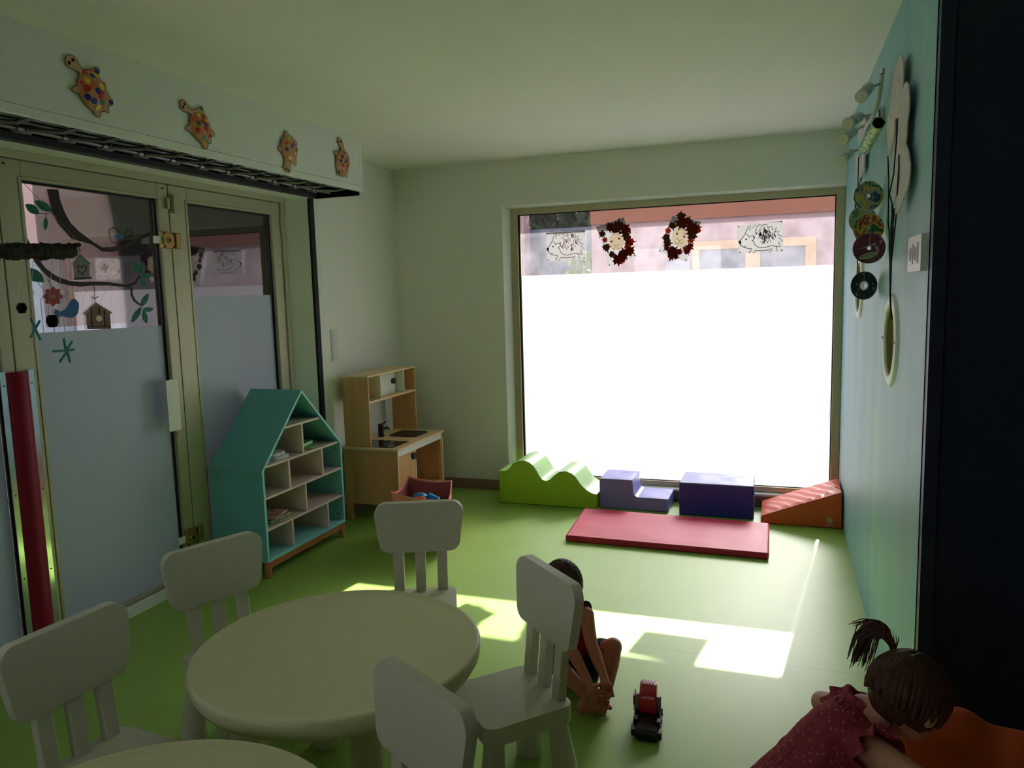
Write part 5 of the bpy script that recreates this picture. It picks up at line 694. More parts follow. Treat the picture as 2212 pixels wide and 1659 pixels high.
for z in shelf_z:
    half = (az - z) * dx / dz - 0.022 if z > ez else dx
    a, b = max(hy0 + th, ym - half), min(hy1 - th, ym + half)
    obj('shelf', B((hx0 + 0.006, a, z - 0.013), (hx1 - 0.001, b, z)), M['pink_board'], hs, bevel=0.001)
# dividers: y position measured along the front, between shelf levels
for (y, za, zb) in ((3.688, 0.627, 0.799), (3.545, 0.4545, 0.614), (3.875, 0.4545, 0.614), (3.690, 0.278, 0.4415), (3.545, 0.112, 0.265), (3.905, 0.112, 0.265)):
    obj('divider', B((hx0 + 0.006, y - 0.007, za), (hx1 - 0.002, y + 0.007, zb)), M['pink_board'], hs, bevel=0.001)
bm = new()
for yy, zz in ((hy1 - th - 0.002, 0.575), (hy1 - th - 0.002, 0.15), (ym + 0.01, 0.955)): cyl(bm, (-2.655, yy, zz), (-2.655, yy + 0.004, zz), 0.007, n=12)
obj('cam_lock', bm, M['grey_plastic'], hs)
bfr = obj('base_rail', B((hx1 - 0.028, hy0 + 0.02, 0.052), (hx1 - 0.008, hy1 - 0.02, 0.094)), M['wood'], hs, bevel=0.002)
obj('base_rail', B((hx0 + 0.01, hy0 + 0.02, 0.052), (hx0 + 0.03, hy1 - 0.02, 0.094)), M['wood'], hs, bevel=0.002)
for yy in (hy0 + 0.022, hy1 - 0.022):
    for xx in (hx0 + 0.03, hx1 - 0.018):
        obj('foot', tube(new(), [(xx, yy, 0.094), (xx, yy, 0.0)], [0.021, 0.0165], 20), M['wood'], hs)
# things on the shelves
bk = thing('picture_book', 'green picture book lying on the upper right shelf of the house bookcase', 'book', (-2.73, 3.80, 0.627))
rt = Matrix.Rotation(0.5, 3, 'Z')
pv = (-2.735, 3.815, 0)
obj('pages', box(new(), (-2.82, 3.75, 0.630), (-2.65, 3.88, 0.642), rt, pv), M['pages'], bk)
obj('cover', box(box(new(), (-2.825, 3.745, 0.642), (-2.645, 3.885, 0.6455), rt, pv), (-2.825, 3.745, 0.6274), (-2.645, 3.885, 0.6298), rt, pv), M['bookg'], bk)
bk = thing('picture_book', 'smaller green book lying on top of the flat green picture book', 'book', (-2.735, 3.81, 0.646))
pv = (-2.735, 3.815, 0); rt = Matrix.Rotation(0.15, 3, 'Z')
obj('pages', box(new(), (-2.80, 3.755, 0.6485), (-2.68, 3.87, 0.664), rt, pv), M['pages'], bk)
obj('cover', box(box(new(), (-2.805, 3.75, 0.664), (-2.675, 3.875, 0.667), rt, pv), (-2.805, 3.75, 0.6457), (-2.675, 3.875, 0.6485), rt, pv), M['bookg'], bk)
wb = thing('soft_book', 'white padded book on the upper left shelf of the house bookcase', 'book', (-2.72, 3.52, 0.627))
bm = new(); prism(bm, rrect(0.16, 0.17, 0.04, 6, -2.725, 3.52), 2, 0.6275, 0.645); obj('lower_cushion', bm, M['white_book'], wb, bevel=0.006, bseg=3)
bm = new(); prism(bm, rrect(0.15, 0.15, 0.05, 6, -2.73, 3.515), 2, 0.6455, 0.665); obj('upper_cushion', bm, M['white_book'], wb, bevel=0.007, bseg=3)
for k in range(3):
    z = 0.2785 + k * 0.0165
    cb = thing('cloth_book', ['patterned cloth book at the bottom of the pile on the lower left shelf', 'patterned cloth book in the middle of the pile on the lower left shelf', 'red and cream patterned cloth book on top of the pile on the lower left shelf'][k], 'book', (-2.72, 3.46, z), group='cloth books in the house bookcase')
    bm = new(); rt = Matrix.Rotation(0.25 * k - 0.2, 3, 'Z')
    bmesh.ops.create_grid(bm, x_segments=10, y_segments=10, size=0.5, matrix=Matrix.Translation((-2.715, 3.455, z + 0.001)) @ rt.to_4x4() @ Matrix.Diagonal((0.16, 0.19, 1, 1)))
    ex = bmesh.ops.extrude_face_region(bm, geom=bm.faces[:]); 
    for v in [g_ for g_ in ex['geom'] if isinstance(g_, bmesh.types.BMVert)]: v.co.z += 0.010
    for v in bm.verts: v.co.z += 0.004 * (1 + math.sin(v.co.y * 38 + k * 2) * math.cos(v.co.x * 30 + k)) * 0.5
    obj('padded_page', bm, M['cloth_book'] if k == 2 else M['cloth_book2'], cb)
dk = thing('toy_shoe', 'small dark toy lying on the middle shelf of the house bookcase', 'toy', (-2.80, 3.60, 0.4545))
bm = new(); ball(bm, (-2.80, 3.592, 0.473), (0.022, 0.032, 0.0155)); obj('upper', bm, M['bplastic'], dk)
bm = new(); prism(bm, rrect(0.04, 0.08, 0.018, 5, -2.80, 3.597), 2, 0.4556, 0.461); obj('sole', bm, M['grey_plastic'], dk)

# ---------------------------------------------------------------- play kitchen
kt = thing('play_kitchen', 'birch plywood play kitchen with black sink and hob in the corner', 'play kitchen', (-2.6, 4.76, 0))
kx0, kx1, ky0, ky1 = -2.805, -2.395, 4.40, 5.115
obj('counter', B((kx0, ky0 - 0.012, 0.497), (kx1 + 0.012, ky1 + 0.012, 0.512)), M['birch_edge'], kt, bevel=0.002)
obj('side_panel', B((kx0 + 0.03, ky0, 0.12), (kx1, ky0 + 0.012, 0.497)), M['birch'], kt, bevel=0.001)
obj('side_panel', B((kx0 + 0.03, ky1 - 0.012, 0.12), (kx1, ky1, 0.497)), M['birch'], kt, bevel=0.001)
for yy in (ky0 - 0.004, ky1 - 0.034):
    obj('leg', B((kx0, yy, 0), (kx0 + 0.038, yy + 0.038, 0.497)), M['birch'], kt, bevel=0.002)
    obj('leg', B((kx1 - 0.030, yy + 0.005, 0), (kx1 - 0.001, yy + 0.033, 0.497)), M['birch'], kt, bevel=0.002)
obj('front_edge', B((kx1, ky0, 0.10), (kx1 + 0.004, ky0 + 0.012, 0.452)), M['birch_edge'], kt)
obj('front_edge', B((kx1, ky1 - 0.012, 0.10), (kx1 + 0.004, ky1, 0.462)), M['birch_edge'], kt)
obj('front_rail', B((kx1 - 0.006, ky0 + 0.004, 0.455), (kx1 + 0.004, ky1 - 0.03, 0.497)), M['kwhite'], kt, bevel=0.001)
obj('lower_shelf', B((kx0 + 0.03, ky0 + 0.012, 0.13), (kx1 - 0.01, ky1 - 0.012, 0.142)), M['birch'], kt, bevel=0.001)
obj('back_board', B((kx0 + 0.03, ky0 + 0.012, 0.142), (kx0 + 0.036, ky1 - 0.012, 0.497)), M['birch'], kt, smooth=False)
dd = obj('door', B((kx1 - 0.014, ky0 + 0.014, 0.146), (kx1 - 0.004, 4.668, 0.45)), M['birch'], kt, bevel=0.001); dd['label'] = 'pale pink-beige oven door'
bm = new(); prism(bm, [(4.615, 0.44), (4.655, 0.44), (4.662, 0.425), (4.655, 0.395), (4.625, 0.395), (4.610, 0.415)], 0, kx1 - 0.004, kx1 + 0.012); obj('handle', bm, M['bplastic'], dd, bevel=0.002)
obj('divider', B((kx0 + 0.04, 4.670, 0.142), (kx1 - 0.002, 4.682, 0.455)), M['kwhite'], kt, bevel=0.001)
ux1 = -2.605; uz = 0.998
obj('upper_side', B((kx0, 4.425, 0.512), (ux1, 4.437, uz - 0.012)), M['birch'], kt, bevel=0.001)
obj('upper_side', B((kx0, 5.112, 0.512), (ux1, 5.124, uz - 0.012)), M['birch'], kt, bevel=0.001)
obj('upper_top', B((kx0, 4.420, uz - 0.012), (ux1 + 0.004, 5.130, uz)), M['birch_edge'], kt, bevel=0.001)
obj('upper_shelf', B((kx0 + 0.004, 4.437, 0.808), (ux1, 5.112, 0.822)), M['birch_edge'], kt, bevel=0.001)
for yy in (4.600, 4.946):
    obj('upper_divider', B((kx0 + 0.008, yy, 0.822), (ux1 - 0.002, yy + 0.009, uz - 0.012)), M['kwhite'], kt, bevel=0.001)
obj('upper_back', B((kx0, 4.437, 0.81), (kx0 + 0.004, 5.112, uz - 0.012)), M['birch'], kt, smooth=False)
ud = obj('upper_door', B((ux1 - 0.075, 4.70, 0.823), (ux1 - 0.067, 4.944, uz - 0.013)), M['kwhite'], kt, bevel=0.001); ud['label'] = 'white sliding door'
bm = new(); prism(bm, [(4.87, 0.925), (4.90, 0.932), (4.915, 0.925), (4.915, 0.895), (4.90, 0.888), (4.87, 0.895)], 0, ux1 - 0.067, ux1 - 0.052); obj('handle', bm, M['bplastic'], ud, bevel=0.002)
# hob, sink, tap
hb = obj('hob', B((-2.745, 4.425, 0.512), (-2.44, 4.665, 0.5145)), M['hob'], kt, bevel=0.001)
bm = new()
for (x, y, r) in ((-2.66, 4.50, 0.045), (-2.53, 4.58, 0.05)):
    for rr_ in (r, r * 0.6):
        tube(bm, [(x + rr_ * math.cos(a), y + rr_ * math.sin(a), 0.5147) for a in [i * PI / 12 for i in range(25)]], 0.0008, 4)
obj('ring_marks', bm, M['grey_plastic'], hb)
bm = new(); R0 = rrect(0.235, 0.24, 0.05, 6, -2.578, 4.93)
def loop_(poly, z, s=1.0, cx=-2.578, cy=4.93): return [bm.verts.new((cx + (x - cx) * s, cy + (y - cy) * s, z)) for x, y in poly]
a = loop_(R0, 0.5125, 1.0); b = loop_(R0, 0.5165, 0.99); c = loop_(R0, 0.5165, 0.93); d_ = loop_(R0, 0.5145, 0.88); e = loop_(R0, 0.513, 0.80)
for p1_, p2_ in ((a, b), (b, c), (c, d_), (d_, e)): bridge(bm, p1_, p2_)
bm.faces.new(e); obj('sink', bm, M['bplastic'], kt)
tp = obj('tap', tube(new(), [(-2.735, 4.80, 0.512), (-2.735, 4.80, 0.518), (-2.735, 4.80, 0.605)], [0.026, 0.021, 0.021], 20), M['bplastic'], kt)
bm = new(); tube(bm, [(-2.735, 4.81, 0.598), (-2.73, 4.85, 0.604), (-2.725, 4.855, 0.615)], 0.007, 8); tube(bm, [(-2.735, 4.815, 0.565), (-2.71, 4.85, 0.57), (-2.70, 4.86, 0.555)], 0.009, 8); obj('spout', bm, M['bplastic'], tp)
obj('knob', cyl(new(), (-2.77, 4.60, 0.512), (-2.77, 4.60, 0.54), 0.008, n=12), M['bplastic'], kt)
# ---------------------------------------------------------------- pink basket with toys
pb = thing('storage_basket', 'soft pink spotted fabric basket in front of the play kitchen', 'basket', (-2.08, 4.12, 0))
bm = new()
q = [(-2.265, 4.30), (-1.955, 4.28), (-1.83, 3.95), (-2.20, 3.95)]
zt = [0.355, 0.35, 0.325, 0.345]
def rim(t):   # t in 0..4 around the mouth
    i = int(t) % 4; f = t - int(t); A, C = q[i], q[(i + 1) % 4]; za, zc = zt[i], zt[(i + 1) % 4]
    sag = -0.035 * math.sin(PI * f) * (1.0 if i in (1, 3) else 0.5)
    return Vector((A[0] + (C[0] - A[0]) * f, A[1] + (C[1] - A[1]) * f, za + (zc - za) * f + sag))
N = 48; lv = []
cb_ = Vector((-2.06, 4.12, 0))
for (fz, sc) in ((0.0, 0.80), (0.03, 0.88), (0.3, 0.97), (0.7, 1.0), (1.0, 1.03)):
    rg = []
    for k in range(N):
        p_ = rim(4 * k / N); w = 1 + 0.015 * math.sin(k * 1.7 + fz * 5)
        rg.append(bm.verts.new((cb_.x + (p_.x - cb_.x) * sc * w, cb_.y + (p_.y - cb_.y) * sc * w, 0.002 + (p_.z) * fz)))
    lv.append(rg)
for a, b in zip(lv[:-1], lv[1:]): bridge(bm, a, b)
bm.faces.new(lv[0][::-1])
o = obj('cloth_body', bm, M['basket'], pb, sub=1); s_ = o.modifiers.new('thick', 'SOLIDIFY'); s_.thickness = 0.006; s_.offset = -1
bm = new(); lv = []
for (z, sc) in ((1.0, 0.975), (0.6, 0.94), (0.35, 0.9)):
    lv.append([bm.verts.new((cb_.x + (rim(4 * k / N).x - cb_.x) * sc, cb_.y + (rim(4 * k / N).y - cb_.y) * sc, rim(4 * k / N).z * z - 0.003)) for k in range(N)])
for a, b in zip(lv[:-1], lv[1:]): bridge(bm, a, b)
bm.faces.new(lv[-1]); obj('lining', bm, M['basket_in'], pb)
tt = [Vector((cb_.x + (rim(4 * k / N).x - cb_.x) * 1.03, cb_.y + (rim(4 * k / N).y - cb_.y) * 1.03, rim(4 * k / N).z + 0.002)) for k in range(N)]; tt.append(tt[0])
obj('rim_piping', tube(new(), tt, 0.005, 6, cap=False), M['basket'], pb)
bt = thing('toy_bowl', 'blue toy cup in the pink basket', 'toy', (-2.03, 4.08, 0.26))
bm = new(); ball(bm, (-2.085, 4.10, 0.275), (0.055, 0.05, 0.04)); obj('bowl', bm, M['toy_blue'], bt)
bm = new(); tube(bm, [(-2.02, 4.06, 0.27), (-1.99, 4.05, 0.30), (-1.95, 4.04, 0.29), (-1.93, 4.04, 0.25)], [0.03, 0.032, 0.03, 0.025], 14); obj('spout', bm, M['toy_blue'], bt)
rg_ = thing('toy_ring', 'orange toy ring over the blue cup in the pink basket', 'toy', (-2.03, 4.07, 0.28))
bm = new(); tube(bm, [(-2.035 + 0.045 * math.cos(a), 3.995 + 0.012 * math.cos(a), 0.270 + 0.045 * math.sin(a)) for a in [i * PI / 14 for i in range(29)]], 0.009, 10, cap=False); obj('ring', bm, M['toy_orange'], rg_)

# ---------------------------------------------------------------- soft play blocks
def lathe_skin(prof, m_side, m_top, y0, y1, name, parent):
    """closed side profile (x,z) from left-bottom; extruded along y, gently puckered"""
    bm = new(); prism(bm, prof, 1, y0, y1); return bm
ab = thing('foam_wave_block', 'lime green foam wave block with two humps under the window', 'foam block', (-1.56, 5.2, 0))
pr = [(-1.921, 0.004), (-1.921, 0.236)]
pts = [(-1.88, 0.238), (-1.855, 0.243), (-1.835, 0.262), (-1.81, 0.295), (-1.77, 0.316), (-1.725, 0.322), (-1.685, 0.309), (-1.655, 0.284), (-1.63, 0.248), (-1.612, 0.214), (-1.59, 0.188), (-1.56, 0.180), (-1.53, 0.194), (-1.50, 0.224), (-1.465, 0.250), (-1.42, 0.260), (-1.375, 0.246), (-1.345, 0.222), (-1.32, 0.185), (-1.295, 0.155), (-1.265, 0.130), (-1.23, 0.112), (-1.195, 0.104)]
prof = pr + pts + [(-1.195, 0.004)]
bm = new(); prism(bm, prof, 1, 5.055, 5.385); obj('front_body', bm, M['vgreen'], ab, bevel=0.003)
sk = [(-1.921, 0.237)] + pts
bm = new(); top = []; n = 20
for j in range(n + 1):
    y = 5.058 + (5.382 - 5.058) * j / n; row = []
    for i, (x, z) in enumerate(sk):
        valley = 1.0 if z < 0.2 else 0.35
        w = 0.0045 * valley * math.sin(j * 2.3 + i * 0.7) * math.sin(PI * j / n)
        row.append(bm.verts.new((x, y, z + 0.0035 + w)))
    top.append(row)
for j in range(n):
    for i in range(len(sk) - 1): bm.faces.new((top[j][i], top[j][i + 1], top[j + 1][i + 1], top[j + 1][i]))
obj('vinyl_top', bm, M['vgreen_lit'], ab, angle=80)['label'] = 'upper skin painted paler green as if window-lit'
obj('piping', tube(new(), [(x, 5.053, z + 0.002) for x, z in sk], 0.0035, 6), M['vgreen_lit'], ab)
def quilt(name, x0, x1, y0, y1, z, m, parent, amp=0.003, n=26, seed=0, fn=None):
    bm = new(); g_ = []
    for i in range(n + 1):
        row = []
        for j in range(n + 1):
            x = x0 + (x1 - x0) * i / n; y = y0 + (y1 - y0) * j / n; e = math.sin(PI * i / n) * math.sin(PI * j / n)
            w = amp * noise.noise(Vector((x * 9 + seed, y * 14, seed))) * 2 * min(1, e * 3) + amp * 0.8 * min(1, e * 4)
            row.append(bm.verts.new((x, y, (fn(x, y) if fn else z) + w)))
        g_.append(row)
    for i in range(n):
        for j in range(n): bm.faces.new((g_[i][j], g_[i + 1][j], g_[i + 1][j + 1], g_[i][j + 1]))
    return obj(name, bm, m, parent, angle=80)
st = thing('foam_step_block', 'lilac foam two-step block left of the dark blue cube', 'foam block', (-0.95, 5.24, 0))
prof = [(-1.184, 0.003), (-1.184, 0.212), (-0.952, 0.212), (-0.946, 0.13), (-0.938, 0.105), (-0.918, 0.0935), (-0.704, 0.0915), (-0.704, 0.003)]
bm = new(); prism(bm, prof, 1, 5.10, 5.386); obj('body', bm, M['vlilac'], st, bevel=0.004)
quilt('upper_step_top', -1.180, -0.956, 5.104, 5.382, 0.2125, M['vlilac_lit'], st, 0.003, seed=2); quilt('lower_step_top', -0.915, -0.708, 5.104, 5.382, 0.0940, M['vlilac_lit'], st, 0.003, seed=5)
obj('piping', tube(new(), [(x, 5.099, z) for x, z in prof[1:7]], 0.003, 6), M['vblue_lit'], st)
cu = thing('foam_cube', 'dark blue foam box block, window sheen painted pale on its top', 'foam block', (-0.39, 5.2, 0))
bm = new(); prism(bm, [(-0.628, 5.07), (-0.146, 5.07), (-0.150, 5.385), (-0.625, 5.385)], 2, 0.002, 0.224); obj('body', bm, M['vblue'], cu, bevel=0.006, bseg=3)
quilt('vinyl_top', -0.622, -0.153, 5.076, 5.380, 0.2255, M['vblue_lit'], cu, 0.004, seed=9)
obj('piping', tube(new(), [(-0.626, 5.069, 0.223), (-0.148, 5.069, 0.223)], 0.0035, 6), M['vblue_lit'], cu)
wg = thing('foam_wedge', 'orange foam wedge ramp in the corner against the blue wall', 'foam block', (0.13, 5.18, 0))
bm = new(); prism(bm, [(-0.10, 0.003), (-0.10, 0.048), (0.378, 0.232), (0.383, 0.003)], 1, 5.00, 5.375); obj('body', bm, M['vorange'], wg, bevel=0.005, bseg=3)
bm = new(); g_ = []; n = 40
for i in range(n + 1):
    row = []
    for j in range(n + 1):
        u = i / n; v = j / n; x = -0.099 + 0.475 * u; y = 5.002 + 0.37 * v; e = min(1, 4 * math.sin(PI * u) * math.sin(PI * v))
        w = 0.006 * math.sin((x * 1.6 + (v) * 0.28) * 62 + 2.2 * noise.noise(Vector((x * 6, y * 6, 1)))) * e * (1 - v * 0.55) * (0.5 + 0.5 * noise.noise(Vector((x * 5, y * 5, 4))) + 0.4)
        row.append(bm.verts.new((x, y, 0.0515 + 0.184 * u + 0.010 * e + w)))
    g_.append(row)
for i in range(n):
    for j in range(n): bm.faces.new((g_[i][j], g_[i + 1][j], g_[i + 1][j + 1], g_[i][j + 1]))
obj('wrinkled_top', bm, M['vorange_top'], wg, angle=80)['label'] = 'coral wrinkled vinyl top'
# maker's mark: ring with two slanted bars, and the word beneath
bm = new(); cx, cz, r = 0.312, 0.052, 0.017
tube(bm, [(cx + r * math.cos(a), 4.9990, cz + r * math.sin(a)) for a in [i * PI / 16 for i in range(33)]], 0.0022, 6, cap=False)
for s in (-0.008, 0.001, 0.008): tube(bm, [(cx + s - 0.004, 4.999, cz + 0.013), (cx + s + 0.005, 4.999, cz - 0.012)], 0.0024, 6)
obj('logo', bm, M['logo'], wg)
def text(name, body, size, loc, rot, m, parent, extrude=0.0003, shear=0.0, align='CENTER'):
    cu_ = bpy.data.curves.new(name, 'FONT'); cu_.body = body; cu_.size = size; cu_.extrude = extrude; cu_.align_x = align; cu_.align_y = 'CENTER'; cu_.shear = shear
    tmp = bpy.data.objects.new(name, cu_); COL.objects.link(tmp); bpy.context.view_layer.update()
    me = bpy.data.meshes.new_from_object(tmp.evaluated_get(bpy.context.evaluated_depsgraph_get())); me.name = name
    bpy.data.objects.remove(tmp); bpy.data.curves.remove(cu_)
    o = bpy.data.objects.new(name, me); COL.objects.link(o); me.materials.clear(); me.materials.append(m)
    o.parent = parent; o.location = Vector(loc) - (origin_of(parent) if parent else Vector()); o.rotation_euler = rot
    return o
text('maker_name', 'wesco', 0.022, (0.314, 4.9985, 0.022), (PI / 2, 0, 0), M['logo'], wg)
mt_ = thing('foam_mat', 'flat crimson vinyl exercise mat lying in front of the blue blocks', 'mat', (-0.64, 4.62, 0))
q4 = [(-1.225, 4.335), (-0.041, 4.315), (-0.046, 4.893), (-1.258, 4.942)]
bm = new(); prism(bm, q4, 2, 0.002, 0.040); obj('body', bm, M['vred'], mt_, bevel=0.010, bseg=3)
bm = new(); g_ = []; n = 30
for i in range(n + 1):
    row = []
    for j in range(n + 1):
        u, v = i / n, j / n
        a = Vector((*q4[0], 0)).lerp(Vector((*q4[1], 0)), 0.01 + u * 0.98); b = Vector((*q4[3], 0)).lerp(Vector((*q4[2], 0)), 0.01 + u * 0.98); p_ = a.lerp(b, 0.02 + v * 0.96)
        e = min(1, 5 * math.sin(PI * u) * math.sin(PI * v)); row.append(bm.verts.new((p_.x, p_.y, 0.0385 + e * (0.004 + 0.004 * noise.noise(Vector((p_.x * 5, p_.y * 7, 2)))))))
    g_.append(row)
for i in range(n):
    for j in range(n): bm.faces.new((g_[i][j], g_[i + 1][j], g_[i + 1][j + 1], g_[i][j + 1]))
obj('vinyl_top', bm, M['vred'], mt_, angle=80)
obj('corner_tab', B((-0.048, 4.313, 0.010), (-0.040, 4.3145, 0.026)), M['logo'], mt_)
# ================================================================ RIGHT WALL
def porthole(idx, cy, cz, label):
    n = 64; bm = new()
    prof = [(0.132, 0.0), (0.130, -0.006), (0.136, -0.012), (0.150, -0.013), (0.166, -0.009), (0.172, 0.0)]
    prev = None; first = None
    for r, dx_ in prof:
        rg = [bm.verts.new((XR + dx_, cy + r * math.cos(2 * PI * k / n), cz + r * math.sin(2 * PI * k / n))) for k in range(n)]
        if prev: bridge(bm, prev, rg)
        prev = rg
    w = struct('window_%d' % idx, bm, M['kwhite'], label, 'porthole')
    bm = new(); a = [bm.verts.new((XR - 0.004, cy + 0.1315 * math.cos(2 * PI * k / n), cz + 0.1315 * math.sin(2 * PI * k / n))) for k in range(n)]
    b = [bm.verts.new((XR + 0.13, cy + 0.1315 * math.cos(2 * PI * k / n), cz + 0.1315 * math.sin(2 * PI * k / n))) for k in range(n)]
    bridge(bm, a, b); obj('lining', bm, M['olive_lining'], w)
    for s in (-1, 1): obj('screw', cyl(new(), (XR - 0.0135, cy + s * 0.151, cz), (XR - 0.0155, cy + s * 0.151, cz), 0.005, n=12), M['grey_plastic'], w)
porthole(2, HOLES[0][0], HOLES[0][1], 'round white-rimmed porthole nearest the dark wall end')
porthole(3, HOLES[1][0], HOLES[1][1], 'round white-rimmed porthole behind the hanging discs')
so = thing('wall_socket', 'white double socket plate on the blue wall beside the dark wall end', 'socket', (XR, 2.55, 1.605))
bm = new(); prism(bm, rrect(0.235, 0.105, 0.008, 4, 2.553, 1.605), 0, XR - 0.016, XR); obj('plate', bm, M['socket'], so, bevel=0.004)
for yy in (2.60, 2.515):
    s = obj('insert', B((XR - 0.019, yy - 0.030, 1.575), (XR - 0.0155, yy + 0.030, 1.635)), M['socket'], so, bevel=0.001)
    obj('recess', cyl(new(), (XR - 0.0196, yy, 1.605), (XR - 0.0186, yy, 1.605), 0.022, n=24), M['socket_hole'], s)
sw = thing('light_switch', 'white three-gang switch plate on the left wall by the play kitchen', 'switch', (XL, 4.43, 1.205))
bm = new(); prism(bm, rrect(0.082, 0.215, 0.01, 4, 4.445, 1.205), 0, XL, XL + 0.009); obj('plate', bm, M['socket'], sw, bevel=0.003)
for z in (1.268, 1.205, 1.142): obj('rocker', B((XL + 0.009, 4.418, z - 0.027), (XL + 0.013, 4.472, z + 0.027)), M['socket'], sw, bevel=0.002)
# ---------------------------------------------------------------- spotlight bar
sl = thing('spotlight_bar', 'wavy grey spotlight bar with four lamps high on the blue wall', 'wall light', (XR, 3.55, 2.2))
obj('bar', tube(new(), DATA['bar'], 0.0085, 10), M['lamp'], sl)
obj('end_cap', cyl(new(), DATA['bar'][0], Vector(DATA['bar'][0]) * 1.0 + Vector((0, -0.004, 0.016)), 0.009), M['chrome'], sl)
bm = new(); mb = Vector(DATA['bar'][4]); cyl(bm, (XR - 0.001, mb.y, mb.z), (XR - 0.022, mb.y, mb.z), 0.045); tube(bm, [(XR - 0.02, mb.y, mb.z), mb], 0.008, 8); obj('wall_mount', bm, M['lamp'], sl)
for (a, b, c) in DATA['spots']:
    a, b, c = Vector(a), Vector(b), Vector(c); d = (b - a).normalized()
    bm = new(); s0 = a + d * 0.052
    tube(bm, [s0, s0 + d * 0.004, s0 + d * 0.060, s0 + d * 0.068], [0.019, 0.0215, 0.0215, 0.017], 24); hd = obj('lamp_holder', bm, M['lamp'], sl)
    bm = new(); tube(bm, [a, a + d * 0.004, a + d * 0.022, a + d * 0.040, s0 + d * 0.004], [0.0235, 0.0250, 0.0225, 0.0150, 0.013], 28); bl = obj('bulb', bm, M['lamp'], hd)
    bm = new(); tube(bm, [a - d * 0.0012, a + d * 0.003], [0.021, 0.0225], 28); ball(bm, a - d * 0.0005, 0.007, 12); obj('bulb_face', bm, M['lens'], hd)
    bm = new(); tube(bm, [s0 + d * 0.05, c.lerp(s0 + d * 0.06, 0.35), c], 0.0055, 8); obj('swivel_arm', bm, M['chrome'], hd)
# ---------------------------------------------------------------- tube and discs mobile
ta, tb_ = [Vector(v) for v in DATA['tube']]
tu = thing('cardboard_tube', 'painted cardboard tube hanging under the spotlight bar', 'craft tube', ta)
bm = new(); d, u, v = frame_of(tb_ - ta); n = 32
ra = ring(bm, ta, u, v, 0.0235, n); rb = ring(bm, tb_, u, v, 0.0235, n); rc = ring(bm, ta, u, v, 0.0215, n); rd = ring(bm, ta + d * 0.2, u, v, 0.0215, n)
bridge(bm, ra, rb); bridge(bm, rc, ra); bm.faces.new(rb); obj('tube_wall', bm, M['tube'], tu)
bm = new(); rc = ring(bm, ta + d * 0.0005, u, v, 0.0215, n); rd = ring(bm, ta + d * 0.22, u, v, 0.0215, n); bridge(bm, rc, rd); bm.faces.new(rd); obj('tube_inside', bm, M['dark_hollow'], tu)
obj('cord', tube(new(), [ta + Vector((0.005, 0.02, 0.024)), ta + Vector((0.004, 0.03, 0.055))], 0.002, 6), M['cord'], tu)
cdl = ['disc painted in grey, blue and yellow dabs, topmost of the hanging discs', 'yellow and red painted disc just above the plum one', 'plum coloured printed disc with an oval emblem, hanging under the yellow one', 'small dark printed disc, lowest of the hanging discs', 'pale green painted disc behind the yellow one']
cdm = ['cd_paint', 'cd_yellow', 'cd_plum', 'cd_navy', 'cd_green']
